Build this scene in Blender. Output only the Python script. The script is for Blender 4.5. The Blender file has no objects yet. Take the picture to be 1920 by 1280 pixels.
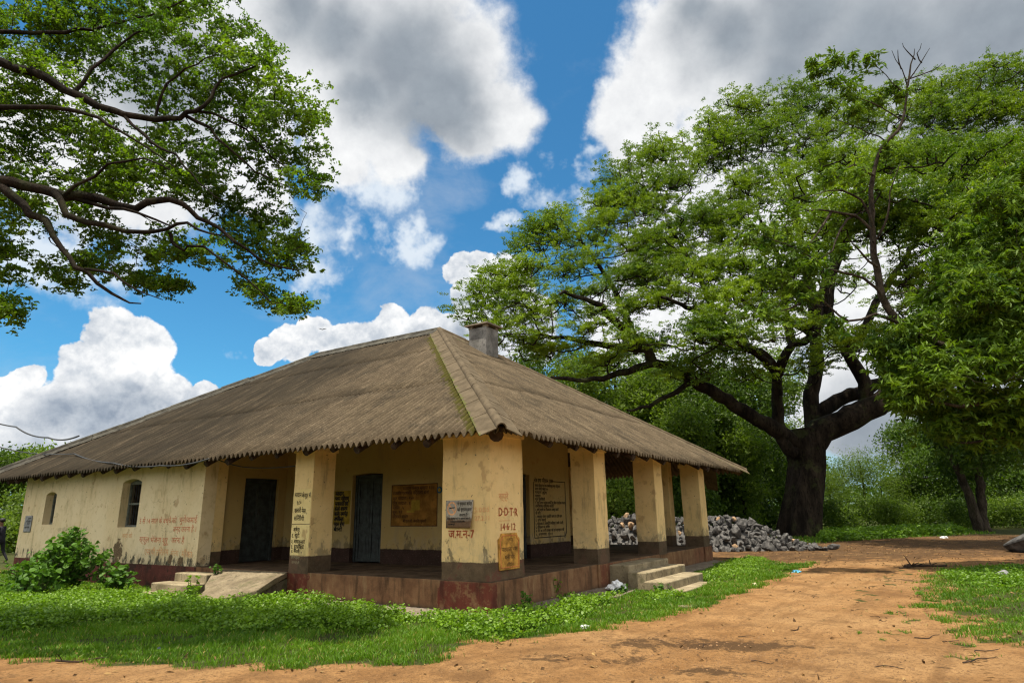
import bpy, bmesh, math, random
import numpy as np
from mathutils import Vector, Matrix, noise as mnoise

SC = bpy.context.scene
COL = SC.collection
R = math.radians
rng = np.random.default_rng(7)
random.seed(7)

# ------------------------------------------------------------------ camera
FPX, PITCH, ROLL, EYE = 1202.685, R(14.967), R(-0.933), 1.6
_f = Vector((0, math.cos(PITCH), math.sin(PITCH)))
_u0 = Vector((0, -math.sin(PITCH), math.cos(PITCH)))
_r0 = Vector((1, 0, 0))
_r = math.cos(ROLL) * _r0 + math.sin(ROLL) * _u0
_u = -math.sin(ROLL) * _r0 + math.cos(ROLL) * _u0
cam = bpy.data.cameras.new('camera')
cam.sensor_width = 36.0
cam.lens = FPX / 1920 * 36
cam.clip_end = 5000
camo = bpy.data.objects.new('camera', cam)
COL.objects.link(camo)
m = Matrix((_r, _u, -_f)).transposed().to_4x4()
m.translation = (0, 0, EYE)
camo.matrix_world = m
SC.camera = camo


def ray(px, py):
    return _f + _r * ((px - 960) / FPX) - _u * ((py - 640) / FPX)


def P(px, py, depth):
    d = ray(px, py)
    return Vector((0, 0, EYE)) + d * (depth / d.y)


P_ = P


def G(px, py, z=-0.05):
    d = ray(px, py)
    return Vector((0, 0, EYE)) + d * ((z - EYE) / d.z)


# ------------------------------------------------------------------ light
SUN_EL, SUN_AZ = R(77), math.atan2(-0.60, -0.80)
sl = bpy.data.lights.new('sun', 'SUN')
sl.energy = 4.0
sl.angle = R(0.53)
sl.color = (1.0, 0.91, 0.76)
so = bpy.data.objects.new('sun', sl)
COL.objects.link(so)
sdir = Vector((math.sin(SUN_AZ) * math.cos(SUN_EL), math.cos(SUN_AZ) * math.cos(SUN_EL), math.sin(SUN_EL)))
so.rotation_euler = sdir.to_track_quat('Z', 'Y').to_euler()
so.location = sdir * 60
SC.view_settings.view_transform = 'Standard'
SC.view_settings.look = 'None'
SC.view_settings.gamma = 1
SC.render.engine = 'CYCLES'
SC.cycles.use_denoising = True
SC.cycles.denoiser = 'OPENIMAGEDENOISE'
SC.cycles.denoising_input_passes = 'RGB_ALBEDO_NORMAL'
SC.cycles.denoising_prefilter = 'ACCURATE'
SC.cycles.filter_width = 1.25
SC.cycles.sample_clamp_indirect = 4.0
SC.view_settings.exposure = 1.02


# ------------------------------------------------------------------ node helper
class NT:
    def __init__(s, tree):
        s.t = tree
        s.n = tree.nodes
        s.l = tree.links

    def node(s, typ, **kw):
        n = s.n.new(typ)
        for k, v in kw.items():
            setattr(n, k, v)
        return n

    def put(s, sock, v):
        if v is None:
            return
        if isinstance(v, bpy.types.NodeSocket):
            s.l.new(v, sock)
        elif isinstance(v, (tuple, list, Vector)):
            v = tuple(v)
            if len(sock.default_value) == 4 and len(v) == 3:
                v = v + (1,)
            sock.default_value = v
        else:
            try:
                sock.default_value = v
            except TypeError:
                sock.default_value = (v,) * len(sock.default_value)

    def math(s, op, a, b=None, c=None, clamp=False):
        n = s.node('ShaderNodeMath', operation=op, use_clamp=clamp)
        for i, v in enumerate((a, b, c)):
            s.put(n.inputs[i], v)
        return n.outputs[0]

    def vec(s, op, a, b=None, scale=None):
        n = s.node('ShaderNodeVectorMath', operation=op)
        s.put(n.inputs[0], a)
        s.put(n.inputs[1], b)
        if scale is not None:
            s.put(n.inputs['Scale'], scale)
        return n.outputs['Value'] if op in ('DISTANCE', 'DOT_PRODUCT', 'LENGTH') else n.outputs['Vector']

    def mix(s, f, a, b, blend='MIX'):
        n = s.node('ShaderNodeMix', data_type='RGBA', blend_type=blend)
        s.put(n.inputs[0], f)
        s.put(n.inputs[6], a)
        s.put(n.inputs[7], b)
        return n.outputs[2]

    def noise(s, vec, scale, detail=4, rough=0.55, out=0, dist=0.0):
        n = s.node('ShaderNodeTexNoise')
        s.put(n.inputs['Vector'], vec)
        n.inputs['Scale'].default_value = scale
        n.inputs['Detail'].default_value = detail
        n.inputs['Roughness'].default_value = rough
        n.inputs['Distortion'].default_value = dist
        return n.outputs[out]

    def ss(s, v, lo, hi, a=0.0, b=1.0):
        n = s.node('ShaderNodeMapRange', interpolation_type='SMOOTHSTEP')
        s.put(n.inputs[0], v)
        for i, q in enumerate((lo, hi, a, b)):
            s.put(n.inputs[1 + i], q)
        return n.outputs[0]

    def mapping(s, vec, scale=(1, 1, 1), loc=(0, 0, 0), rot=(0, 0, 0)):
        n = s.node('ShaderNodeMapping')
        s.put(n.inputs[0], vec)
        n.inputs['Location'].default_value = loc
        n.inputs['Rotation'].default_value = rot
        n.inputs['Scale'].default_value = scale
        return n.outputs[0]


# ------------------------------------------------------------------ sky with clouds (world)
def build_world():
    w = bpy.data.worlds.new('World')
    SC.world = w
    w.use_nodes = True
    nt = NT(w.node_tree)
    nt.n.clear()
    out = nt.node('ShaderNodeOutputWorld')
    bg = nt.node('ShaderNodeBackground')
    STR = 0.10
    bg.inputs['Strength'].default_value = STR
    nt.l.new(bg.outputs[0], out.inputs[0])
    sky = nt.node('ShaderNodeTexSky', sky_type='NISHITA')
    sky.sun_disc = False
    sky.sun_elevation = SUN_EL
    sky.sun_rotation = SUN_AZ
    sky.air_density = 1.0
    sky.dust_density = 0.4
    sky.ozone_density = 3.0
    skyc = nt.mix(1.0, sky.outputs[0], (0.27, 0.64, 0.745), 'MULTIPLY')
    tc = nt.node('ShaderNodeTexCoord')
    v = nt.vec('NORMALIZE', tc.outputs['Generated'])
    n1 = nt.noise(v, 4.0, 3, 0.5, out=1)
    n2 = nt.noise(v, 17.0, 4, 0.6, out=1)
    w1 = nt.vec('SCALE', nt.vec('SUBTRACT', n1, (.5, .5, .5)), scale=0.10)
    w2 = nt.vec('SCALE', nt.vec('SUBTRACT', n2, (.5, .5, .5)), scale=0.05)
    vw = nt.vec('ADD', nt.vec('ADD', v, w1), w2)
    vc = nt.vec('ADD', v, nt.vec('SCALE', nt.vec('SUBTRACT', n2, (.5, .5, .5)), scale=0.035))

    def field(vv, blobs, k=0.18):
        acc = None
        for (x, y, r) in blobs:
            d0 = ray(x, y).normalized()
            a = (ray(x + r, y).normalized() - d0).length
            b = (ray(x, y + r).normalized() - d0).length
            rr = 0.5 * (a + b)
            ds = nt.vec('DISTANCE', vv, d0)
            f = nt.math('MULTIPLY_ADD', ds, -1.0 / rr, 1.0)
            acc = f if acc is None else nt.math('SMOOTH_MAX', acc, f, k)
        return acc

    high = [(690, 70, 250), (540, 50, 210), (850, 140, 135), (950, 215, 80), (880, 240, 75), (700, 225, 130), (650, 290, 85),
            (755, 310, 62), (380, 160, 210), (240, 330, 170), (90, 240, 190), (470, 330, 80), (480, 240, 100),
            (1290, 90, 165), (1200, 215, 105), (1195, 285, 75), (1420, 60, 230), (1630, 60, 270), (1850, 60, 280),
            (1900, 300, 320), (1500, 320, 300), (1700, 480, 320), (1320, 330, 150), (1420, 560, 220), (1260, 500, 130),
            (1800, 760, 260), (1600, 760, 160), (1180, 620, 110)]
    wisp = [(600, 420, 75), (700, 360, 60), (610, 500, 62), (90, 465, 110), (240, 480, 100), (1045, 375, 62), (1080, 335, 48), (960, 430, 32),
            (530, 400, 60), (770, 440, 48), (1000, 340, 50), (430, 640, 40), (660, 430, 50)]
    cum = [(212, 622, 58), (262, 645, 60), (165, 690, 62), (240, 718, 86), (48, 712, 40), (18, 740, 48), (312, 738, 48), (150, 790, 105),
           (55, 825, 85), (280, 800, 75), (380, 740, 28),
           (588, 626, 38), (632, 645, 42), (545, 645, 40), (502, 662, 28), (735, 614, 44), (800, 612, 40), (680, 650, 56), (760, 660, 72),
           (850, 625, 46), (868, 512, 38), (905, 502, 36), (880, 560, 46), (940, 540, 70), (960, 620, 90)]
    shade = [(190, 795, 95), (110, 790, 80), (270, 790, 70), (60, 840, 80), (240, 745, 40), (690, 665, 50), (790, 650, 50), (860, 640, 40)]
    grey = [(770, 120, 150), (830, 190, 110), (640, 60, 120), (560, 20, 90), (700, 190, 70), (300, 120, 120), (1360, 60, 120), (1500, 40, 180), (1650, 90, 240), (1850, 80, 260), (1480, 130, 110), (1300, 20, 90), (1760, 250, 130), (1650, 830, 130), (1800, 800, 140)]
    fh = field(vw, high)
    vww = nt.vec('ADD', vw, nt.vec('SCALE', nt.vec('SUBTRACT', nt.noise(v, 7.0, 5, .6, out=1), (.5, .5, .5)), scale=.20))
    fw = field(vww, wisp)
    fc = field(vc, cum, 0.10)
    fs = field(vw, shade, 0.3)
    nb = nt.noise(v, 9.0, 8, 0.62)
    nbz = nt.math('SUBTRACT', nb, 0.5)
    nl = nt.noise(nt.vec('ADD', v, (0, 0, .018)), 9.0, 8, 0.62)
    grad = nt.math('SUBTRACT', nb, nl)           # lit-from-above relief of the billows
    nf = nt.noise(v, 34.0, 5, 0.6)
    nfz = nt.math('SUBTRACT', nf, 0.5)
    nf2 = nt.noise(nt.vec('ADD', v, (0, 0, .007)), 34.0, 5, 0.6)
    gradf = nt.math('SUBTRACT', nf, nf2)
    # high broken cloud: white sunlit rims and lobes, broad grey undersides
    dh = nt.math('ADD', nt.math('MULTIPLY_ADD', nbz, 0.95, fh), nt.math('MULTIPLY', nfz, 0.22))
    mh = nt.ss(dh, -0.06, 0.34)
    fg = field(vw, grey, 0.35)
    nm = nt.math('SUBTRACT', nt.noise(v, 5.0, 3, 0.5), 0.5)
    gh = nt.ss(nt.math('MULTIPLY_ADD', nm, 1.3, nt.math('MULTIPLY_ADD', nbz, .35, fg)), -0.40, 0.75)
    ch = nt.mix(gh, (0.56, 0.565, 0.57), (0.205, 0.232, 0.262))
    rel = nt.math('ADD', nt.math('MULTIPLY', grad, 2.6), nt.math('MULTIPLY', gradf, .5))
    ch = nt.mix(nt.math('ADD', rel, 0.5, None, True), nt.mix(1.0, ch, (0.84, 0.85, 0.87), 'MULTIPLY'), nt.mix(1.0, ch, (1.10, 1.10, 1.09), 'MULTIPLY'))
    # wisps
    dw = nt.math('ADD', nt.math('MULTIPLY_ADD', nbz, 2.6, fw), nt.math('MULTIPLY', nfz, .8))
    mw = nt.math('MULTIPLY', nt.ss(dw, -0.05, 0.85), 0.9)
    # cumulus: crisp, white, grey bases
    dc = nt.math('ADD', nt.math('MULTIPLY_ADD', nbz, 0.55, fc), nt.math('MULTIPLY', nfz, 0.45))
    mc = nt.ss(dc, 0.02, 0.13)
    sh = nt.ss(nt.math('MULTIPLY_ADD', nbz, 0.9, fs), 0.0, 0.9)
    cc = nt.mix(sh, (0.66, 0.66, 0.655), (0.33, 0.365, 0.41))
    lo1 = nt.noise(v, 5.5, 4, 0.55)
    lo2 = nt.noise(nt.vec('ADD', v, (-.012, -.01, .035)), 5.5, 4, 0.55)
    gl = nt.math('ADD', nt.math('MULTIPLY', nt.math('SUBTRACT', lo1, lo2), 3.4), nt.math('ADD', nt.math('MULTIPLY', grad, 3.2), nt.math('MULTIPLY', gradf, 1.8)))
    cc = nt.mix(nt.math('ADD', gl, 0.52, None, True), nt.mix(1.0, cc, (0.54, 0.59, 0.66), 'MULTIPLY'), cc)
    K = 0.81 / STR

    def up(c):
        return nt.vec('SCALE', c, scale=K)
    hz = nt.node('ShaderNodeSeparateXYZ')
    nt.l.new(v, hz.inputs[0])
    haze = nt.ss(hz.outputs[2], 0.0, 0.16, 0.55, 0.0)
    c = nt.mix(haze, skyc, up((0.36, 0.44, 0.50)))
    veil = nt.math('SUBTRACT', nt.noise(nt.mapping(nt.vec('ADD', v, w1), scale=(1, 1, 1.8)), 3.4, 7, 0.62), 0.5)
    c = nt.mix(nt.ss(veil, 0.0, 0.22, 0.0, 0.34), c, up((0.36, 0.40, 0.46)))
    c = nt.mix(mw, c, up((0.50, 0.545, 0.59)))
    c = nt.mix(mh, c, up(ch))
    c = nt.mix(mc, c, up(cc))
    # added bright cloud, unseen overhead and behind the viewer, to fill the shaded walls
    bk = nt.ss(hz.outputs[1], 0.38, 0.02)
    bn = nt.ss(nt.noise(nt.vec('ADD', v, w1), 2.6, 6, 0.6), 0.36, 0.52)
    bcol = nt.mix(nt.ss(nb, 0.35, 0.65), (0.55, 0.54, 0.52), (1.12, 1.07, 0.97))
    c = nt.mix(nt.math('MULTIPLY', bk, bn), c, nt.vec('SCALE', bcol, scale=1.0 / STR))
    nt.l.new(c, bg.inputs['Color'])
    w.cycles.sampling_method = 'MANUAL'
    w.cycles.sample_map_resolution = 512


build_world()

# ------------------------------------------------------------------ mesh helpers


def newobj(name, me, parent=None, mat=None):
    o = bpy.data.objects.new(name, me)
    COL.objects.link(o)
    if parent is not None:
        o.parent = parent
    if mat is not None:
        me.materials.append(mat)
    return o


def mesh_np(name, V, F, mat=None, parent=None, smooth=False, tint=None, tint_domain='FACE', origin=None):
    V = np.asarray(V, dtype=np.float32)
    F = np.asarray(F, dtype=np.int32)
    if origin is not None:
        V = V - np.asarray(origin, dtype=np.float32)
    me = bpy.data.meshes.new(name)
    k = F.shape[1]
    me.vertices.add(len(V))
    me.vertices.foreach_set('co', V.ravel())
    me.loops.add(F.size)
    me.loops.foreach_set('vertex_index', F.ravel())
    me.polygons.add(len(F))
    me.polygons.foreach_set('loop_start', np.arange(0, F.size, k, dtype=np.int32))
    me.polygons.foreach_set('use_smooth', np.full(len(F), smooth, dtype=bool))
    me.update(calc_edges=True)
    if tint is not None:
        a = me.attributes.new('tint', 'FLOAT', tint_domain)
        a.data.foreach_set('value', np.asarray(tint, dtype=np.float32))
    o = newobj(name, me, parent, mat)
    if origin is not None:
        o.location = origin
    return o


class MB:
    """mesh builder: boxes, polys, tubes collected in one bmesh"""

    def __init__(s):
        s.bm = bmesh.new()

    def box(s, x0, x1, y0, y1, z0, z1, M=None, taper=0.0):
        c = []
        for z in (z0, z1):
            t = taper if z == z1 else 0
            for x, y in ((x0 + t, y0 + t), (x1 - t, y0 + t), (x1 - t, y1 - t), (x0 + t, y1 - t)):
                p = Vector((x, y, z))
                c.append(s.bm.verts.new(M @ p if M else p))
        for f in ((3, 2, 1, 0), (4, 5, 6, 7), (0, 1, 5, 4), (1, 2, 6, 5), (2, 3, 7, 6), (3, 0, 4, 7)):
            s.bm.faces.new([c[i] for i in f])
        return s

    def poly(s, pts):
        return s.bm.faces.new([s.bm.verts.new(p) for p in pts])

    def prism(s, pts, off):
        a = [s.bm.verts.new(p) for p in pts]
        b = [s.bm.verts.new(Vector(p) + Vector(off)) for p in pts]
        s.bm.faces.new(a[::-1])
        s.bm.faces.new(b)
        n = len(a)
        for i in range(n):
            s.bm.faces.new((a[i], a[(i + 1) % n], b[(i + 1) % n], b[i]))
        return s

    def tube(s, pts, rad, sides=8):
        V, F = tube_np([Vector(p) for p in pts], rad if hasattr(rad, '__len__') else [rad] * len(pts), sides, cap=True)
        vs = [s.bm.verts.new(v) for v in V]
        for f in F:
            f = list(dict.fromkeys(f))
            if len(f) > 2:
                try:
                    s.bm.faces.new([vs[i] for i in f])
                except ValueError:
                    pass
        return s

    def build(s, name, mat, parent=None, smooth=False, bevel=0.0, seg=2, origin=None):
        bmesh.ops.recalc_face_normals(s.bm, faces=s.bm.faces)
        if bevel:
            ed = [e for e in s.bm.edges if len(e.link_faces) == 2 and e.calc_face_angle(0) > 0.5]
            bmesh.ops.bevel(s.bm, geom=ed, offset=bevel, segments=seg, affect='EDGES', profile=0.5)
        if origin is not None:
            bmesh.ops.translate(s.bm, verts=s.bm.verts, vec=-Vector(origin))
        me = bpy.data.meshes.new(name)
        s.bm.to_mesh(me)
        s.bm.free()
        if smooth:
            for p in me.polygons:
                p.use_smooth = True
        o = newobj(name, me, parent, mat)
        if origin is not None:
            o.location = origin
        return o


def tube_np(pts, rad, sides=6, cap=False, phase=0.0):
    n = len(pts)
    P_ = np.array([tuple(p) for p in pts], dtype=np.float64)
    T = np.gradient(P_, axis=0)
    T /= (np.linalg.norm(T, axis=1, keepdims=True) + 1e-9)
    ref = np.array([0.0, 0, 1]) if abs(T[0][2]) < 0.9 else np.array([1.0, 0, 0])
    N = np.cross(T[0], ref)
    N /= np.linalg.norm(N)
    ang = np.linspace(0, 2 * np.pi, sides, endpoint=False) + phase
    V = []
    for i in range(n):
        N = N - T[i] * (N @ T[i])
        N /= (np.linalg.norm(N) + 1e-9)
        B = np.cross(T[i], N)
        V.append(P_[i] + rad[i] * (np.cos(ang)[:, None] * N + np.sin(ang)[:, None] * B))
    V = np.concatenate(V)
    F = []
    for i in range(n - 1):
        for j in range(sides):
            a = i * sides + j
            b = i * sides + (j + 1) % sides
            F.append((a, b, b + sides, a + sides))
    if cap:
        V = np.vstack([V, P_[:1], P_[-1:]])
        c0, c1 = len(V) - 2, len(V) - 1
        for j in range(sides):
            F.append(((j + 1) % sides, j, c0, c0))
            a = (n - 1) * sides
            F.append((a + j, a + (j + 1) % sides, c1, c1))
    return V, F


def empty(name, loc=(0, 0, 0), rz=0.0):
    o = bpy.data.objects.new(name, None)
    o.empty_display_size = 0.3
    COL.objects.link(o)
    o.location = loc
    o.rotation_euler = (0, 0, rz)
    return o


def tag(o, label=None, cat=None, group=None, kind=None):
    for k, v in (('label', label), ('category', cat), ('group', group), ('kind', kind)):
        if v:
            o[k] = v
    return o


# ------------------------------------------------------------------ materials
def mat(name, rough=0.85, spec=0.2):
    m = bpy.data.materials.new(name)
    m.use_nodes = True
    nt = NT(m.node_tree)
    b = nt.n['Principled BSDF']
    b.inputs['Roughness'].default_value = rough
    b.inputs['Specular IOR Level'].default_value = spec
    return m, nt, b


def simple(name, col, rough=0.8, spec=0.25, var=0.25, scale=6.0, bump=0.0, bscale=40.0):
    m, nt, b = mat(name, rough, spec)
    tc = nt.node('ShaderNodeTexCoord')
    n = nt.noise(tc.outputs['Object'], scale, 6, 0.6)
    f = nt.ss(n, 0.3, 0.7)
    lo = tuple(c * (1 - var) for c in col)
    hi = tuple(min(1, c * (1 + var)) for c in col)
    nt.l.new(nt.mix(f, lo, hi), b.inputs['Base Color'])
    if bump:
        bm = nt.node('ShaderNodeBump')
        bm.inputs['Strength'].default_value = bump
        bm.inputs['Distance'].default_value = 0.02
        nt.l.new(nt.noise(tc.outputs['Object'], bscale, 6, 0.65), bm.inputs['Height'])
        nt.l.new(bm.outputs[0], b.inputs['Normal'])
    return m


def bump_to(nt, b, h, strength=0.4, dist=0.02):
    bm = nt.node('ShaderNodeBump')
    bm.inputs['Strength'].default_value = strength
    bm.inputs['Distance'].default_value = dist
    nt.l.new(h, bm.inputs['Height'])
    nt.l.new(bm.outputs[0], b.inputs['Normal'])


def leaf_mat(name, dark, light, trans=0.4, rough=0.45, spec=0.35, tcol=(1.5, 1.6, 0.5)):
    m = bpy.data.materials.new(name)
    m.use_nodes = True
    nt = NT(m.node_tree)
    b = nt.n['Principled BSDF']
    out = nt.n['Material Output']
    b.inputs['Roughness'].default_value = rough
    b.inputs['Specular IOR Level'].default_value = spec
    at = nt.node('ShaderNodeAttribute', attribute_name='tint')
    c = nt.mix(nt.math('MINIMUM', at.outputs['Fac'], 1.0), dark, light)
    c = nt.mix(nt.ss(at.outputs['Fac'], 1.4, 1.6), c, (0.36, 0.27, 0.10))
    nt.l.new(c, b.inputs['Base Color'])
    tr = nt.node('ShaderNodeBsdfTranslucent')
    nt.l.new(nt.mix(1.0, c, tcol, 'MULTIPLY'), tr.inputs['Color'])
    mx = nt.node('ShaderNodeMixShader')
    mx.inputs[0].default_value = trans
    nt.l.new(b.outputs[0], mx.inputs[1])
    nt.l.new(tr.outputs[0], mx.inputs[2])
    nt.l.new(mx.outputs[0], out.inputs[0])
    return m


def limewash(name, band_z, band_col, band2=None, mould=0.5, seed=0.0, patches=(), cream=(0.76, 0.575, 0.29)):
    """cream limewash over plaster, with a painted dado below band_z (house coordinates)"""
    m, nt, b = mat(name, 0.9, 0.15)
    tc = nt.node('ShaderNodeTexCoord')
    p = nt.mapping(tc.outputs['Object'], loc=(seed, seed * .7, 0))
    sep = nt.node('ShaderNodeSeparateXYZ')
    nt.l.new(tc.outputs['Object'], sep.inputs[0])
    z = sep.outputs[2]
    big = nt.noise(p, 0.9, 5, 0.6)
    mid = nt.noise(p, 5.0, 6, 0.65)
    fine = nt.noise(p, 38.0, 5, 0.7)
    streak = nt.noise(nt.mapping(p, scale=(4.5, 4.5, .7)), 1.0, 8, 0.72)
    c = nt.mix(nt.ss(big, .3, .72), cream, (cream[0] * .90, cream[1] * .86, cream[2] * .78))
    c = nt.mix(nt.math('MULTIPLY', nt.ss(mid, .52, .75), .35), c, (0.30, 0.22, 0.105))
    c = nt.mix(nt.math('MULTIPLY', nt.math('MULTIPLY', nt.ss(streak, .50, .66), nt.ss(big, .42, .60)), .62), c, (0.28, 0.215, 0.115))
    # rusty blotches
    rb = nt.noise(nt.mapping(p, loc=(3, 9, 4)), 3.1, 4, 0.55)
    c = nt.mix(nt.math('MULTIPLY', nt.ss(rb, .62, .70), .5), c, (0.33, 0.19, 0.085))
    # pin holes and chips
    ch = nt.noise(nt.mapping(p, loc=(7, 2, 1)), 14.0, 3, 0.5)
    c = nt.mix(nt.math('MULTIPLY', nt.ss(ch, .70, .73), .8), c, (0.10, 0.085, 0.06))
    # hairline cracks
    vo = nt.node('ShaderNodeTexVoronoi', feature='DISTANCE_TO_EDGE')
    nt.put(vo.inputs['Vector'], nt.vec('ADD', p, nt.vec('SCALE', nt.noise(p, 3, 4, .6, out=1), scale=.5)))
    vo.inputs['Scale'].default_value = 0.9
    crack = nt.math('MULTIPLY', nt.ss(vo.outputs[0], 0.0, 0.006, 1, 0), nt.ss(nt.noise(p, 1.3, 3), .52, .62))
    c = nt.mix(nt.math('MULTIPLY', crack, .6), c, (0.12, 0.09, 0.06))
    # black mould rising above the dado
    hz = nt.ss(nt.math('SUBTRACT', z, band_z), 0.0, 0.55, 1.0, 0.0)
    mo = nt.noise(nt.mapping(p, scale=(3.2, 3.2, 1.7), loc=(1, 5, 2)), 1.6, 7, 0.72)
    mf = nt.ss(nt.math('MULTIPLY_ADD', hz, 0.22, mo), 0.68, 0.75)
    mf = nt.math('MULTIPLY', nt.math('MULTIPLY', mf, nt.ss(hz, 0, .2)), mould)
    c = nt.mix(mf, c, (0.055, 0.05, 0.035))
    c = nt.mix(nt.math('MULTIPLY', nt.math('MULTIPLY', hz, nt.ss(mid, .4, .65)), .45), c, (0.36, 0.30, 0.20))
    for (pu, pz, prd) in patches:
        dd = nt.vec('DISTANCE', nt.mapping(tc.outputs['Object'], scale=(0, 1, .8)), (0, pu, pz * .8))
        pm = nt.ss(nt.math('MULTIPLY_ADD', nt.math('SUBTRACT', nt.noise(p, 6.0, 6, .7), .5), .9 * prd * 2, dd), prd * .62, prd * .50)
        c = nt.mix(pm, c, nt.mix(nt.ss(fine, .35, .65), (0.075, 0.05, 0.028), (0.20, 0.135, 0.075)))
    # dado
    zz = nt.math('MULTIPLY_ADD', nt.math('SUBTRACT', mid, .5), 0.05, z)
    bf = nt.ss(zz, band_z - .008, band_z + .008, 1.0, 0.0)
    bc = nt.mix(nt.ss(mid, .35, .7), band_col, tuple(q * 1.7 for q in band_col))
    if band2:
        bc = nt.mix(nt.ss(nt.noise(p, 2.2, 6, .65), .50, .60), bc, band2)
    bc = nt.mix(nt.math('MULTIPLY', nt.ss(fine, .58, .7), .5), bc, (0.20, 0.17, 0.14))
    c = nt.mix(bf, c, bc)
    c = nt.mix(nt.math('MULTIPLY', fine, .12), c, (0.2, 0.17, 0.12))
    nt.l.new(c, b.inputs['Base Color'])
    h = nt.math('ADD', nt.math('MULTIPLY', mid, 1.0), nt.math('MULTIPLY', fine, .35))
    bump_to(nt, b, h, 0.35, 0.03)
    return m


def roof_mat():
    m, nt, b = mat('weathered_asbestos', 0.95, 0.1)
    tc = nt.node('ShaderNodeTexCoord')
    p = tc.outputs['Object']
    sep = nt.node('ShaderNodeSeparateXYZ')
    nt.l.new(p, sep.inputs[0])
    big = nt.noise(p, 0.35, 5, 0.6)
    mid = nt.noise(p, 2.6, 7, 0.68)
    fine = nt.noise(p, 46.0, 4, 0.7)
    fib = nt.noise(nt.mapping(p, scale=(22, 22, 22)), 1.0, 6, 0.75)
    # rain streaks: stretched down either slope
    s1 = nt.noise(nt.mapping(p, scale=(.55, 6.0, 1.0)), 1.0, 6, 0.65)
    s2 = nt.noise(nt.mapping(p, scale=(6.0, .55, 1.0)), 1.0, 6, 0.65)
    hip = nt.math('GREATER_THAN', sep.outputs[0], sep.outputs[1])
    st = nt.node('ShaderNodeMix', data_type='FLOAT')
    nt.put(st.inputs[0], hip)
    nt.put(st.inputs[2], s1)
    nt.put(st.inputs[3], s2)
    st = st.outputs[0]
    c = nt.mix(nt.ss(mid, .3, .7), (0.066, 0.050, 0.031), (0.120, 0.092, 0.059))
    c = nt.mix(nt.math('MULTIPLY', nt.ss(st, .5, .75), .6), c, (0.042, 0.033, 0.022))
    c = nt.mix(nt.math('MULTIPLY', nt.ss(st, .46, .28), .5), c, (0.20, 0.155, 0.10))
    # old algae and cast shade together, painted nearly black at the long end
    algae_shade = nt.ss(nt.math('MULTIPLY_ADD', nt.math('SUBTRACT', big, .5), 9.0, sep.outputs[1]), 3.5, 11.0)
    algae_shade = nt.math('MULTIPLY', algae_shade, nt.ss(st, .25, .62, 0.55, 1.0))
    c = nt.mix(nt.math('MULTIPLY', algae_shade, .92), c, (0.012, 0.011, 0.0085))
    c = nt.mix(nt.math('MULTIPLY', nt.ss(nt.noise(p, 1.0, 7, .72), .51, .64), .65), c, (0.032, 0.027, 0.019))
    keep = nt.math('MULTIPLY_ADD', algae_shade, -.80, 1.0)
    grit = nt.noise(p, 26.0, 8, 0.8)
    c = nt.mix(nt.ss(grit, .40, .62, .45, 0.0), c, (0.035, 0.027, 0.018))
    c = nt.mix(nt.math('MULTIPLY', nt.ss(grit, .56, .70, 0.0, .6), keep), c, (0.30, 0.25, 0.18))
    # pale lichen and speckle
    c = nt.mix(nt.math('MULTIPLY', nt.math('MULTIPLY', nt.ss(fib, .60, .72), .55), keep), c, (0.27, 0.225, 0.16))
    hd = nt.math('MULTIPLY_ADD', nt.math('SUBTRACT', nt.noise(p, 5.0, 7, .8), .5), 1.0, nt.math('SUBTRACT', sep.outputs[1], sep.outputs[0]))
    ms = nt.math('MULTIPLY', nt.math('MULTIPLY', nt.ss(hd, .30, .36), nt.ss(hd, .70, .58)), nt.math('LESS_THAN', sep.outputs[0], 6.2))
    c = nt.mix(nt.math('MULTIPLY', ms, .85), c, (0.045, 0.043, 0.005))
    c = nt.mix(nt.math('MULTIPLY', nt.ss(fine, .60, .70), .5), c, (0.045, 0.038, 0.03))
    nt.l.new(c, b.inputs['Base Color'])
    bump_to(nt, b, nt.math('ADD', fine, mid), 0.35, 0.012)
    return m


def cap_mat(moss=True):
    m, nt, b = mat('ridge_cap_cement' if moss else 'dark_ridge_cement', 0.95, 0.1)
    p = nt.node('ShaderNodeTexCoord').outputs['Object']
    at = nt.node('ShaderNodeAttribute', attribute_name='tint').outputs['Fac']
    mid = nt.noise(p, 4.0, 7, 0.68)
    fine = nt.noise(p, 40.0, 4, 0.7)
    if moss:
        c = nt.mix(nt.ss(mid, .32, .7), (0.066, 0.051, 0.032), (0.118, 0.092, 0.060))
    else:
        c = nt.mix(nt.ss(mid, .32, .7), (0.03, 0.028, 0.024), (0.085, 0.08, 0.065))
    c = nt.mix(nt.math('MULTIPLY', nt.ss(fine, .58, .7), .5), c, (0.05, 0.045, 0.035))
    mf = nt.math('MULTIPLY', nt.ss(nt.math('MULTIPLY_ADD', nt.math('SUBTRACT', nt.noise(p, 6, 6, .7), .5), 1.4, at), .85, 1.1), .8 if moss else .0)
    c = nt.mix(mf, c, (0.075, 0.095, 0.012))
    nt.l.new(c, b.inputs['Base Color'])
    bump_to(nt, b, nt.math('ADD', fine, mid), 0.5, 0.02)
    return m


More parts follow.
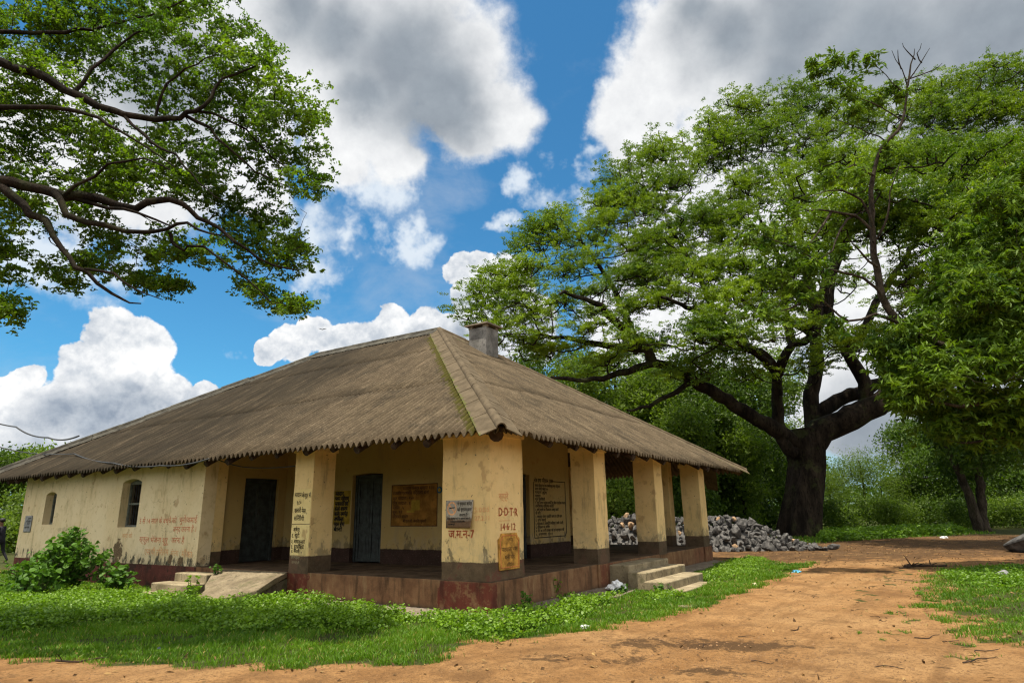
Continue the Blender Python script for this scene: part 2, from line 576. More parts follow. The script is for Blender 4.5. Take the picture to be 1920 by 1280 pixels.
def plinth_mat():
    m, nt, b = mat('stained_plinth_cement', 0.92, 0.15)
    p = nt.node('ShaderNodeTexCoord').outputs['Object']
    sep = nt.node('ShaderNodeSeparateXYZ')
    nt.l.new(p, sep.inputs[0])
    x, y, z = sep.outputs
    mid = nt.noise(p, 3.0, 7, 0.68)
    fine = nt.noise(p, 40.0, 5, 0.7)
    st = nt.noise(nt.mapping(p, scale=(5, 5, .9)), 1.0, 6, 0.65)
    c = nt.mix(nt.ss(mid, .3, .7), (0.135, 0.068, 0.036), (0.235, 0.128, 0.066))
    c = nt.mix(nt.math('MULTIPLY', nt.ss(st, .5, .68), .7), c, (0.045, 0.028, 0.016))
    c = nt.mix(nt.math('MULTIPLY', nt.ss(st, .46, .3), .6), c, (0.30, 0.20, 0.105))
    # worn oxblood paint
    y2 = nt.math('MULTIPLY_ADD', nt.math('SUBTRACT', mid, .5), .5, y)
    x2 = nt.math('MULTIPLY_ADD', nt.math('SUBTRACT', mid, .5), .5, x)
    a = nt.math('MULTIPLY', nt.math('GREATER_THAN', y2, -.2), nt.math('LESS_THAN', y2, 1.08))
    a = nt.math('MULTIPLY', a, nt.math('LESS_THAN', x2, .12))
    bb = nt.math('MULTIPLY', nt.math('GREATER_THAN', y2, 4.5), nt.math('LESS_THAN', y2, 5.25))
    cc = nt.math('MULTIPLY', nt.math('GREATER_THAN', x2, 4.1), nt.math('LESS_THAN', x2, 4.8))
    dd = nt.math('GREATER_THAN', x2, 10.6)
    red = nt.math('MAXIMUM', nt.math('MAXIMUM', a, bb), nt.math('MAXIMUM', nt.math('MULTIPLY', cc, .7), nt.math('MULTIPLY', dd, .45)))
    red = nt.math('MULTIPLY', red, nt.ss(nt.noise(p, 5.0, 7, .75), .62, .48))
    red = nt.math('MULTIPLY', red, nt.ss(z, .505, .48))
    c = nt.mix(nt.math('MULTIPLY', red, .85), c, nt.mix(nt.ss(st, .4, .7), (0.135, 0.030, 0.022), (0.07, 0.021, 0.017)))
    flo = nt.ss(nt.math('MULTIPLY_ADD', nt.math('SUBTRACT', mid, .5), .3, z), .42, .6)
    c = nt.mix(nt.math('MULTIPLY', flo, .25), c, (0.16, 0.12, 0.085))
    c = nt.mix(nt.math('MULTIPLY', nt.ss(fine, .6, .72), .5), c, (0.045, 0.035, 0.025))
    c = nt.mix(nt.math('MULTIPLY', nt.ss(z, .12, -.02), nt.ss(mid, .25, .6)), c, (0.05, 0.042, 0.028))
    c = nt.mix(nt.math('MULTIPLY', nt.ss(z, .492, .497), .85), c, nt.mix(nt.ss(mid, .35, .65), (0.03, 0.021, 0.013), (0.10, 0.07, 0.043)))
    nt.l.new(c, b.inputs['Base Color'])
    bump_to(nt, b, nt.math('ADD', nt.math('MULTIPLY', fine, .6), mid), 0.5, 0.03)
    return m


def concrete_mat(name, lo, hi, moss=0.3):
    m, nt, b = mat(name, 0.92, 0.15)
    p = nt.node('ShaderNodeTexCoord').outputs['Object']
    mid = nt.noise(p, 3.5, 7, 0.7)
    fine = nt.noise(p, 50.0, 5, 0.7)
    c = nt.mix(nt.ss(mid, .3, .7), lo, hi)
    c = nt.mix(nt.math('MULTIPLY', nt.ss(nt.noise(p, 7.0, 7, .72), .52, .62), .6), c, tuple(q * .3 for q in lo))
    c = nt.mix(nt.math('MULTIPLY', nt.ss(nt.noise(p, 2.3, 6, .7), .55, .66), moss), c, (0.07, 0.075, 0.03))
    c = nt.mix(nt.math('MULTIPLY', nt.ss(fine, .58, .7), .4), c, tuple(q * .45 for q in lo))
    nt.l.new(c, b.inputs['Base Color'])
    bump_to(nt, b, nt.math('ADD', fine, mid), 0.5, 0.02)
    return m


def bark_mat(name, lo, hi, moss=0.3, scale=3.0):
    m, nt, b = mat(name, 0.95, 0.1)
    p = nt.node('ShaderNodeTexCoord').outputs['Object']
    n = nt.noise(nt.mapping(p, scale=(1, 1, .35)), scale, 8, 0.72)
    f = nt.noise(nt.mapping(p, scale=(1, 1, .25)), scale * 7, 6, 0.7)
    c = nt.mix(nt.ss(n, .35, .68), lo, hi)
    c = nt.mix(nt.ss(f, .5, .68), c, tuple(q * .4 for q in lo))
    c = nt.mix(nt.math('MULTIPLY', nt.ss(nt.noise(p, scale * .5, 6, .7), .52, .62), moss), c, (0.045, 0.055, 0.018))
    nt.l.new(c, b.inputs['Base Color'])
    bump_to(nt, b, nt.math('ADD', f, n), 0.9, 0.06)
    return m


M_ROOF = roof_mat()
M_CAP = cap_mat(True)
M_CAPD = cap_mat(False)
M_PLINTH = plinth_mat()
M_COL = limewash('limewash_column', 0.815, (0.062, 0.042, 0.026), (0.105, 0.062, 0.040), mould=.55, seed=1.0)
M_COLC = limewash('limewash_corner_column', 0.80, (0.075, 0.050, 0.030), (0.12, 0.048, 0.033), mould=.75, seed=4.2)
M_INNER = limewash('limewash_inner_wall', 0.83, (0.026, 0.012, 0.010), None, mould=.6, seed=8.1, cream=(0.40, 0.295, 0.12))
M_ROOM = limewash('limewash_room_wall', 0.50, (0.085, 0.022, 0.018), (0.045, 0.017, 0.014), mould=1.0, seed=2.4, cream=(0.73, 0.605, 0.40), patches=((12.15, .78, .36), (9.6, .66, .16), (9.15, .62, .20)))
M_STEP = concrete_mat('worn_step_cement', (0.165, 0.132, 0.082), (0.36, 0.30, 0.195), .45)
M_SLAB = concrete_mat('broken_slab_cement', (0.10, 0.078, 0.050), (0.25, 0.205, 0.135), .5)
M_APRON = concrete_mat('apron_cement', (0.13, 0.105, 0.08), (0.26, 0.215, 0.165), .3)
M_CHIM = concrete_mat('sooty_chimney_render', (0.085, 0.082, 0.078), (0.27, 0.26, 0.245), .1)
M_POLE = simple('dark_pole_timber', (0.035, 0.022, 0.015), .85, .2, .5, 9, .6, 30)
M_DOOR = simple('blue_grey_door_paint', (0.030, 0.037, 0.037), .65, .3, .45, 7, .3, 40)
M_FRAME = simple('grey_green_frame_paint', (0.11, 0.12, 0.105), .7, .3, .35, 9)
M_IRON = simple('dark_iron', (0.03, 0.03, 0.03), .6, .4, .3, 9)
M_BLACKP = simple('black_lettering_paint', (0.035, 0.032, 0.030), .9, .1, .6, 25)
M_REDP = simple('red_oxide_lettering', (0.52, 0.15, 0.075), .9, .1, .35, 25)
M_FADE = simple('faded_orange_lettering', (0.60, 0.31, 0.15), .9, .1, .25, 25)
M_GREYP = simple('faded_grey_lettering', (0.30, 0.26, 0.17), .9, .1, .25, 25)
M_OCHRE = simple('ochre_notice_paint', (0.24, 0.115, 0.022), .85, .15, .35, 5)
M_YELLOW = simple('yellow_notice_paint', (0.30, 0.20, 0.025), .85, .15, .25, 5)
M_BROWNP = simple('brown_border_paint', (0.07, 0.035, 0.018), .85, .15, .3, 9)

# ------------------------------------------------------------------ house
HROT = R(56.97)
HX, HY = -0.42, 11.292
ZP, ZT, O, ZE, HH, ZR, UL = 0.501, 3.18, 0.692, 2.865, 7.618, 7.544, 20.453
U3, U4, CW = 8.476, 18.455, 0.6
VA, VB, VC = 4.065, 7.717, 11.591
DL, DR = 2.45, 2.40
SL = (ZR - ZE) / HH
house = tag(empty('house', (HX, HY, 0), HROT), 'single storey cream house with corrugated hip roof and a pillared corner verandah', 'house')


def L(u, v, z):
    return Vector((v, u, z))


def W(u, v, z=0.0):
    return house_m @ L(u, v, z)


house_m = Matrix.Translation((HX, HY, 0)) @ Matrix.Rotation(HROT, 4, 'Z')
house_inv = house_m.inverted()


def hbox(mb, u0, u1, v0, v1, z0, z1):
    mb.box(min(v0, v1), max(v0, v1), min(u0, u1), max(u0, u1), z0, z1)
    return mb


# plinth ------------------------------------------------------------
mb = MB()
hbox(mb, 0.012, U3 + .02, 0.012, 4.9, -.35, ZP)
hbox(mb, 0.012, 5.0, 4.9, 12.27, -.35, ZP)
hbox(mb, 5.0, U4 - .02, 4.9, 12.2, -.35, ZP - .004)
o = mb.build('plinth', M_PLINTH, house, bevel=.018)
mb = MB()
hbox(mb, -.05, 1.10, -.05, 1.12, -.35, ZP + .006)
o2 = mb.build('corner_plinth', M_PLINTH, house, bevel=.02)
for v0_, v1_ in ((VA - .06, VA + CW + .08), (VC - .05, 12.29)):
    mb = MB()
    hbox(mb, -.035, .2, v0_, v1_, -.35, ZP + .004)
    mb.build('plinth_pier', M_PLINTH, house, bevel=.015)

# columns -----------------------------------------------------------


def column(u0, v0, wu, wv, mat_, name='column', cap=True):
    mb = MB()
    hbox(mb, u0, u0 + wu, v0, v0 + wv, ZP - .03, ZT)
    if cap:
        hbox(mb, u0 - .035, u0 + wu + .035, v0 - .035, v0 + wv + .035, 2.93, 3.03)
    bmesh.ops.recalc_face_normals(mb.bm, faces=mb.bm.faces)
    for _ in range(4):
        ed = [e for e in mb.bm.edges if e.calc_length() > .16]
        if ed:
            bmesh.ops.subdivide_edges(mb.bm, edges=ed, cuts=1, use_grid_fill=True)
    mb.bm.normal_update()
    for v in mb.bm.verts:
        corner_ = len({tuple(round(c, 1) for c in f.normal) for f in v.link_faces}) > 1
        q = v.co
        d = .006 * (.5 + .5 * mnoise.noise(q * 2.3)) + (.020 * max(0, mnoise.noise(q * 4.0 + Vector((5, 2, 1)))) if corner_ else .003 * (.5 + .5 * mnoise.noise(q * 7)))
        v.co = q - v.normal * d
    o = mb.build(name, mat_, house, bevel=0.0)
    for p in o.data.polygons:
        p.use_smooth = True
    o.data.set_sharp_from_angle(angle=R(40))
    return o


col_corner = column(0, 0, 1.052, 1.063, M_COLC, 'corner_column')
col_left = column(4.544, 0, .597, .6, M_COL)
column(0, VA, .6, .6, M_COL)
column(0, VB, .6, .6, M_COL)
column(0, VC, .6, .6, M_COL)
column(1.02, VC + .02, .36, .40, M_COL, cap=False)
column(4.6, VC, .6, .6, M_COL, cap=False)


# walls with openings -------------------------------------------------
def wall(name, mat_, a0, a1, z0, z1, opens, place, depth=.34, zt=None):
    """vertical wall along axis a, openings (a0,a1,z0,z1,rise) with segmental arch heads; place(a,d,z)->local"""
    mb = MB()
    cuts = {a0, a1}
    for q in opens:
        for k in range(11):
            cuts.add(q[0] + (q[1] - q[0]) * k / 10)
    x = a0
    while x < a1:
        cuts.add(x)
        x += 1.0
    cuts = sorted(cuts)

    def head(q, a):
        t = (a - q[0]) / (q[1] - q[0]) * 2 - 1
        return q[3] + q[4] * (1 - t * t)
    for i in range(len(cuts) - 1):
        a, b = cuts[i], cuts[i + 1]
        if b - a < 1e-5:
            continue
        mid = (a + b) / 2
        q = next((q for q in opens if q[0] < mid < q[1]), None)
        for d in (0, depth):
            if q is None:
                mb.poly([place(a, d, z0), place(b, d, z0), place(b, d, z1), place(a, d, z1)])
            else:
                if q[2] > z0 + 1e-4:
                    mb.poly([place(a, d, z0), place(b, d, z0), place(b, d, q[2]), place(a, d, q[2])])
                mb.poly([place(a, d, head(q, a)), place(b, d, head(q, b)), place(b, d, z1), place(a, d, z1)])
        if q is not None:
            mb.poly([place(a, 0, head(q, a)), place(b, 0, head(q, b)), place(b, depth, head(q, b)), place(a, depth, head(q, a))])
            if q[2] > z0 + 1e-4:
                mb.poly([place(a, 0, q[2]), place(b, 0, q[2]), place(b, depth, q[2]), place(a, depth, q[2])])
    for q in opens:
        for a in (q[0], q[1]):
            mb.poly([place(a, 0, q[2]), place(a, depth, q[2]), place(a, depth, q[3]), place(a, 0, q[3])])
    for a in (a0, a1):
        mb.poly([place(a, 0, z0), place(a, depth, z0), place(a, depth, z1), place(a, 0, z1)])
    bmesh.ops.remove_doubles(mb.bm, verts=mb.bm.verts, dist=1e-4)
    return mb.build(name, mat_, house)


win1 = (11.36, 12.34, 1.40, 2.57, .09)
win2 = (16.20, 16.91, 1.49, 2.37, .09)
room_wall = wall('room_wall', M_ROOM, U3, U4, -.35, 3.2, [win1, win2], lambda a, d, z: L(a, d, z))
wall('end_wall', M_ROOM, .345, 12.0, -.35, 3.2, [], lambda a, d, z: L(U4 - d, a, z))
# side pier of the room and the recessed side wall with the first door
mb = MB()
hbox(mb, U3 + .004, U3 + .34, .342, .62, ZP - .02, 3.35)
mb.build('wall_pier', M_COL, house, bevel=.012)
door1 = (1.18, 2.22, ZP, 2.585, .012)
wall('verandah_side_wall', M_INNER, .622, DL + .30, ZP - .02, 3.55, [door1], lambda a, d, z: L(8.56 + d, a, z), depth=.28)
door2 = (4.93, 5.98, ZP, 2.585, .035)
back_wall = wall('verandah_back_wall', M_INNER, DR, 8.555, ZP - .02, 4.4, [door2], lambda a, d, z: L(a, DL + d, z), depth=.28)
door3 = (3.98, 5.16, ZP, 2.55, .035)
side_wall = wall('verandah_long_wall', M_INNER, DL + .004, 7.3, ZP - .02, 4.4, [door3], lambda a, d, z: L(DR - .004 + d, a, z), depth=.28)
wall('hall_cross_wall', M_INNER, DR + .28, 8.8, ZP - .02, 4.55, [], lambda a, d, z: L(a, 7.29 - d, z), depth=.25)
wall('rear_wall', M_ROOM, 5.2, U4 - .345, -.35, 3.2, [], lambda a, d, z: L(a, 12.0 - d, z))
wall('rear_side_wall', M_ROOM, 7.3, 11.64, ZP - .02, 4.5, [], lambda a, d, z: L(5.2 + d, a, z))


# doors --------------------------------------------------------------
def door(a0, a1, z0, z1, place):
    """double-leaf panelled door; place(a,d,z)"""
    def bx(mb, p, q, d0, d1, e0, e1):
        c = [place(p, d0, e0), place(q, d1, e1)]
        mb.box(*(f(c[0][i], c[1][i]) for i in range(3) for f in (min, max)))
    root = MB()
    for (p, q, e0, e1) in ((a0, a0 + .07, z0, z1), (a1 - .07, a1, z0, z1), (a0 + .07, a1 - .07, z1 - .08, z1)):
        bx(root, p, q, .10, .20, e0, e1)
    fr = root.build('door', M_DOOR, house, bevel=.006)
    mid = (a0 + a1) / 2
    for (p, q) in ((a0 + .072, mid - .004), (mid + .004, a1 - .072)):
        lf = MB()
        bx(lf, p, q, .15, .17, z0 + .01, z1 - .082)
        w = .075
        t = z1 - .085
        for (x0, x1, e0, e1) in ((p, p + w, z0 + .01, t), (q - w, q, z0 + .01, t)):
            bx(lf, x0, x1, .125, .149, e0, e1)
        for e in (z0 + .02, z0 + .66, z0 + .80, z0 + 1.28, z0 + 1.42, t - .11):
            bx(lf, p + w + .002, q - w - .002, .128, .149, e, e + .10)
        # raised centre panels
        for (e0, e1) in ((z0 + .18, z0 + .60), (z0 + .94, z0 + 1.24), (z0 + 1.56, t - .16)):
            bx(lf, p + w + .05, q - w - .05, .138, .149, e0, e1)
        lo = lf.build('door_leaf', M_DOOR, fr, bevel=.004)
    ch = MB()
    c = place(mid, .115, z0 + 1.22)
    ch.tube([c + Vector((0, 0, .05)), c, c - Vector((0, 0, .05))], .016, 8)
    ch.build('door_latch', M_IRON, fr)
    return fr


door(door1[0] + .01, door1[1] - .01, ZP, 2.59, lambda a, d, z: L(8.56 + d, a, z))
door(door2[0] + .01, door2[1] - .01, ZP, 2.585, lambda a, d, z: L(a, DL + d, z))
door(door3[0] + .01, door3[1] - .01, ZP, 2.555, lambda a, d, z: L(DR + d, a, z))


# windows -----------------------------------------------------------
def window(q, rail):
    a0, a1, z0, z1, rise = q
    d0, d1 = .20, .26
    mb = MB()
    for (p, s, e0, e1) in ((a0 + .004, a0 + .06, z0 + .05, z1), (a1 - .06, a1 - .004, z0 + .05, z1), (a0 + .004, a1 - .004, z0 + .004, z0 + .05), (a0 + .06, a1 - .06, z1 - .05, z1)):
        hbox(mb, p, s, d0, d1, e0, e1)
    # arched head board
    pts = [L(a0 + .004, d0, z1 + .002)] + [L(a0 + (a1 - a0) * k / 8, d0, z1 + rise * (1 - (k / 4 - 1) ** 2) - .004 * (0 < k < 8)) for k in range(1, 8)] + [L(a1 - .004, d0, z1 + .002)]
    mb.prism(pts, (.05, 0, 0))
    fr = mb.build('window', M_FRAME, house, bevel=.004)
    if rail:
        mb = MB()
        hbox(mb, a0 + .062, a1 - .062, d0 + .005, d1 - .005, z0 + .58, z0 + .63)
        mb.build('transom', M_FRAME, fr)
    n = 7
    for k in range(1, n):
        mb = MB()
        a = a0 + .06 + (a1 - a0 - .12) * k / n
        mb.tube([L(a, d0 + .03, z0 + .05), L(a, d0 + .03, z1 - .05)], .009, 6)
        mb.build('window_bar', M_IRON, fr)
    return fr


window(win1, True)
window(win2, False)

# roof --------------------------------------------------------------
PITCHC, AMP = 0.157, 0.043
LAPS = [0.0, 2.72, 5.52, HH]


def roof_slope(name, length, place, lim, end_cut, seed):
    """sheets laid in courses; place(a, s, lift)->local; a along eave from 0..length; lim(a)-> max s"""
    rr = random.Random(seed)
    V, F = [], []
    sheet = 6 * PITCHC
    ns = int(math.ceil(length / sheet))
    K = 8
    for ci in range(len(LAPS) - 1):
        s0, s1 = LAPS[ci] - (.16 if ci else 0), LAPS[ci + 1]
        for si in range(ns):
            a0 = si * sheet
            a1 = min(length, a0 + sheet + .04)
            slip = rr.uniform(-.035, .035)
            lift = .012 * ci + .005 * (si % 2) + rr.uniform(0, .003)
            tilt = rr.uniform(-.004, .004)
            na = int(round((a1 - a0) / PITCHC * K))
            nsg = 5
            base = len(V)
            any_ = False
            rows = []
            for i in range(na + 1):
                a = a0 + (a1 - a0) * i / na
                top = min(s1, lim(a))
                lo = s0 + slip
                row = []
                for j in range(nsg + 1):
                    s = lo + (max(top, lo + .001) - lo) * j / nsg
                    w = AMP * math.cos(2 * math.pi * a / PITCHC)
                    sag = .02 * math.sin(a * .9 + seed) * math.sin(s * .8)
                    row.append(place(a, s, w + lift + tilt * (j / nsg) + sag + .02))
                rows.append((row, top > lo + .03))
            for row, ok in rows:
                V.extend(row)
            for i in range(na):
                if rows[i][1] or rows[i + 1][1]:
                    for j in range(nsg):
                        p = base + i * (nsg + 1) + j
                        F.append((p, p + nsg + 1, p + nsg + 2, p + 1))
    o = mesh_np(name, [tuple(v) for v in V], F, M_ROOF, house, smooth=True)
    so_ = o.modifiers.new('thickness', 'SOLIDIFY')
    so_.thickness = .009
    so_.offset = -1
    return o


nz = math.cos(math.atan(SL))
LENL = UL + O
LENR = 2 * HH


def limL(a):
    return min(HH, a - .01, LENL - a - .01)


def limR(a):
    return min(HH, a - .01, LENR - a - .01)


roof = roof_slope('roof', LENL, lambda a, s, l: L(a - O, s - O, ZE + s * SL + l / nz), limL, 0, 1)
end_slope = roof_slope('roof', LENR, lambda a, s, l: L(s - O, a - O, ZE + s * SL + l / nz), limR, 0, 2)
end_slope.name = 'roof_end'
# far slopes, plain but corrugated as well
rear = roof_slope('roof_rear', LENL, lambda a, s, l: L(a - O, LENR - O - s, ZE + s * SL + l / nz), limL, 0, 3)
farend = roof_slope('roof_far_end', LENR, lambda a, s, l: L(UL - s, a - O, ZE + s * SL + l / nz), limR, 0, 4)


def cap_run(name, A, B, sidevec, drop, wing, roll, seglen, mat_, lift0=.056, irregular=.004):
    """overlapping ridge pieces from A (low) to B (high): roll with two wings"""
    A, B = Vector(A), Vector(B)
    T = (B - A).normalized()
    S = Vector(sidevec).normalized()
    N = T.cross(S)
    if N.z < 0:
        N = -N
    n = max(1, int((B - A).length / seglen))
    prof = []
    for k in range(6):
        t = k / 5
        x = -wing + t * (wing - roll)
        prof.append((x, -drop * (abs(x) - roll) / (wing - roll) + .0, 1.0 - t * 1.1))
    for k in range(1, 12):
        a = math.pi * (1 - k / 12)
        prof.append((roll * math.cos(a), roll * math.sin(a) * 1.05, -.6))
    for k in range(6):
        t = k / 5
        x = roll + t * (wing - roll)
        prof.append((x, -drop * (abs(x) - roll) / (wing - roll), -.15 + t * .25))
    V, F, TT = [], [], []
    rr = random.Random(5)
    for i in range(n):
        p0 = A + (B - A) * (i / n) - T * .07
        p1 = A + (B - A) * ((i + 1) / n) + T * .02
        jx, jz = rr.uniform(-irregular, irregular), rr.uniform(0, irregular)
        for p, lift, sc in ((p0, lift0, 1.0), (p1, .048, 1.0)):
            base = len(V)
            for (x, z, tn) in prof:
                V.append(p + S * (x * sc + jx) + N * (z * sc + lift + jz + .03))
                TT.append(tn)
        b0 = len(V) - 2 * len(prof)
        for k in range(len(prof) - 1):
            F.append((b0 + k, b0 + k + 1, b0 + len(prof) + k + 1, b0 + len(prof) + k))
    o = mesh_np(name, [tuple(v) for v in V], F, mat_, roof, smooth=False, tint=TT, tint_domain='POINT')
    md = o.modifiers.new('thickness', 'SOLIDIFY')
    md.thickness = .018
    md.offset = -1
    return o


apex = L(HH - O, HH - O, ZR)
corner = L(-O - .02, -O - .02, ZE - .01)
ridge_end = L(UL - HH, HH - O, ZR)
hipdrop = .40 * SL / math.sqrt(2)
cap_run('hip_cap', corner, apex, (1, -1, 0), .125, .35, .085, .98, M_CAP)
cap_run('hip_cap', L(-O, LENR - O, ZE), apex, (1, 1, 0), .15, .36, .085, .8, M_CAP)
cap_run('hip_cap', L(UL, -O, ZE), ridge_end, (1, 1, 0), .15, .30, .09, .9, M_CAPD, irregular=.03)
cap_run('ridge_cap', ridge_end + Vector((0, .2, 0)), apex, (1, 0, 0), .22, .40, .085, .9, M_CAPD, irregular=.02)

# rafters: rough poles, their ends showing below the eave -------------
def rafter(name, a, b, r):
    mb = MB()
    n = 6
    pts = [a.lerp(b, k / n) + Vector((random.uniform(-.012, .012), random.uniform(-.012, .012), 0)) for k in range(n + 1)]
    mb.tube(pts, [r * random.uniform(.92, 1.08) for _ in pts], 10)
    return mb.build(name, M_POLE, house, smooth=False)


def roofz(s):
    return ZE + s * SL


for u in np.arange(.95, 18.8, .83):
    u = float(u) + random.uniform(-.1, .1)
    s0 = .10 + random.uniform(-.05, .12)
    s1 = min(3.1, u + O - .1)
    r = random.uniform(.055, .078)
    rafter('rafter', L(u, s0 - O, roofz(s0) - .055 - r), L(u, s1 - O, roofz(s1) - .07 - r), r)
for v in np.arange(1.25, 13.3, .95):
    v = float(v) + random.uniform(-.08, .08)
    s0 = .10 + random.uniform(-.05, .1)
    s1 = min(7.0 if v > 7.5 else 3.0, v + O - .1, LENR - v - O - .1)
    r = random.uniform(.055, .075)
    rafter('rafter', L(s0 - O, v, roofz(s0) - .055 - r), L(s1 - O, v, roofz(s1) - .07 - r), r)
rafter('hip_rafter', L(-.52, -.52, roofz(.13) - .10), L(2.2, 2.2, roofz(2.8) - .16), .115)
for s in (1.2, 2.6, 4.2):
    mb = MB()
    z = roofz(s) - .19
    mb.tube([L(s - O, 7.4, z), L(s - O, LENR - O - s - .2, z)], .05, 8)
    mb.build('purlin', M_POLE, house)
# loose sheet hanging under the far eave
mb = MB()
mb.prism([L(-.35, 12.4, 2.80), L(.25, 12.5, 2.98), L(.35, 13.6, 2.30), L(-.05, 13.5, 2.22)], (0, 0, .02))
mb.build('hanging_sheet', M_ROOF, house)

# chimney -----------------------------------------------------------
mb = MB()
cu, cv, cw = 5.22, 7.25, .70
hbox(mb, cu, cu + cw, cv, cv + cw, 5.6, 7.54)
ch = mb.build('chimney', M_CHIM, house, bevel=.015)
mb = MB()
for (a, b) in ((0, 0), (cw - .14, 0), (0, cw - .14), (cw - .14, cw - .14)):
    hbox(mb, cu + a, cu + a + .14, cv + b, cv + b + .14, 7.542, 7.62)
hbox(mb, cu + .15, cu + cw - .15, cv + .15, cv + cw - .15, 7.542, 7.59)
x0, x1, y0, y1 = cv - .11, cv + cw + .11, cu - .11, cu + cw + .11
mb.box(x0, x1, y0, y1, 7.622, 7.665)
c = Vector(((x0 + x1) / 2, (y0 + y1) / 2, 7.82))
q = [Vector((x0, y0, 7.666)), Vector((x1, y0, 7.666)), Vector((x1, y1, 7.666)), Vector((x0, y1, 7.666))]
for i in range(4):
    mb.poly([q[i], q[(i + 1) % 4], c])
mb.build('chimney_cap', concrete_mat('mossy_cap_cement', (.16, .13, .10), (.30, .25, .19), .5), ch)

# steps, slab, apron --------------------------------------------------
mb = MB()
hbox(mb, -.50, .01, 4.55, 7.0, -.3, .455)
hbox(mb, -.92, -.50, 4.42, 7.0, -.3, .325)
hbox(mb, -1.42, -.92, 4.30, 6.75, -.3, .165)
hbox(mb, -1.74, -1.42, 4.5, 6.4, -.3, .0)
mb.build('steps', M_STEP, house, bevel=.025, seg=3)
mb = MB()
hbox(mb, 7.35, 8.60, -.42, .01, -.3, .40)
hbox(mb, 7.35, 8.75, -.86, -.42, -.3, .22)
hbox(mb, 7.45, 8.70, -1.22, -.86, -.3, .05)
mb.build('side_steps', M_STEP, house, bevel=.025, seg=3)
# broken sloping slab
mb = MB()
top = [L(7.34, .0, .49), L(5.15, .0, .498), L(4.95, -.45, .43), L(4.80, -.95, .26), L(5.05, -1.15, .17), L(5.55, -1.42, .08), L(6.1, -1.40, .10), L(6.35, -1.05, .20), L(6.7, -.85, .26), L(7.1, -.5, .36), L(7.34, -.3, .42)]
mb.prism(top, (0, 0, -.11))
mb.build('broken_slab', M_SLAB, house, bevel=.02)
mb = MB()
mb.prism([L(7.2, .02, .36), L(5.16, .02, .36), L(5.0, -.5, .29), L(4.95, -.9, .12), L(5.4, -1.1, .02), L(6.3, -.9, .08), L(7.2, -.3, .28)], (0, 0, -.5))
mb.build('slab_bed', concrete_mat('slab_rubble', (.06, .05, .035), (.14, .115, .08), .7), house, bevel=.02)
# apron strip along the plinth
mb = MB()
mb.prism([L(4.9, .02, .02), L(-.55, .02, .02), L(-.55, -.50, -.01), L(.5, -.62, -.02), L(2.0, -.5, -.01), L(4.9, -.42, -.01)][::-1], (0, 0, -.2))
mb.prism([L(.02, .03, .025), L(.02, 4.4, .025), L(-.75, 4.3, .01), L(-.85, 3.2, 0), L(-.62, 1.8, 0), L(-.5, .03, 0)][::-1], (0, 0, -.2))
mb.prism([L(.02, 7.0, .06), L(.02, 12.4, .06), L(-.42, 12.3, .03), L(-.5, 9.0, .02), L(-.6, 7.0, .02)][::-1], (0, 0, -.25))
mb.build('apron', M_APRON, house, bevel=.012)


# ------------------------------------------------------------------ lettering
def text_mesh(body, size, shear=0.0, spacing=1.0):
    cu_ = bpy.data.curves.new('lettering', 'FONT')
    cu_.body = body
    cu_.size = size
    cu_.shear = shear
    cu_.space_character = spacing
    cu_.resolution_u = 2
    ob = bpy.data.objects.new('lettering', cu_)
    COL.objects.link(ob)
    bpy.context.view_layer.update()
    dg = bpy.context.evaluated_depsgraph_get()
    me = bpy.data.meshes.new_from_object(ob.evaluated_get(dg))
    bpy.data.objects.remove(ob)
    bpy.data.curves.remove(cu_)
    return me


def writing(name, lines, parent, mat_, place, bold=0.0, wobble=0.0, shear=0.0):
    """lines: (text, right0, z0, size[, width]); place(right, z) -> parent-space point on the surface"""
    rr = random.Random(len(lines) * 7 + 3)
    for ln in lines:
        V, F = [], []
        body, r0, z0, size = ln[:4]
        me = text_mesh(body, size, shear)
        co = np.zeros(len(me.vertices) * 3, dtype=np.float32)
        me.vertices.foreach_get('co', co)
        co = co.reshape(-1, 3)
        if len(co) == 0:
            bpy.data.meshes.remove(me)
            continue
        if len(ln) > 4 and ln[4]:
            w = co[:, 0].max() - co[:, 0].min()
            co[:, 0] = (co[:, 0] - co[:, 0].min()) * ln[4] / max(w, 1e-4)
        slope = rr.uniform(-wobble, wobble)
        offs = [(0, 0)] if not bold else [(0, 0), (bold, 0), (0, bold), (bold, bold)]
        for (ox, oz) in offs:
            base = len(V)
            for x, y, _ in co:
                V.append(tuple(place(r0 + x + ox, z0 + y + oz + slope * x + wobble * .25 * math.sin(x * 14 / max(size * 8, .1)))))
            for p in me.polygons:
                F.append([base + i for i in p.vertices])
        bpy.data.meshes.remove(me)
        me = bpy.data.meshes.new(name)
        me.from_pydata(V, [], F)
        me.update()
        newobj(name, me, parent, mat_)


def on_left(d):      # surface facing the lawn, v = d ; reading direction is -u
    return lambda u0: (lambda r, z: L(u0 - r, d - .003, z))


def on_right(d):     # surface facing the road, u = d ; reading direction is +v
    return lambda v0: (lambda r, z: L(d - .003, v0 + r, z))


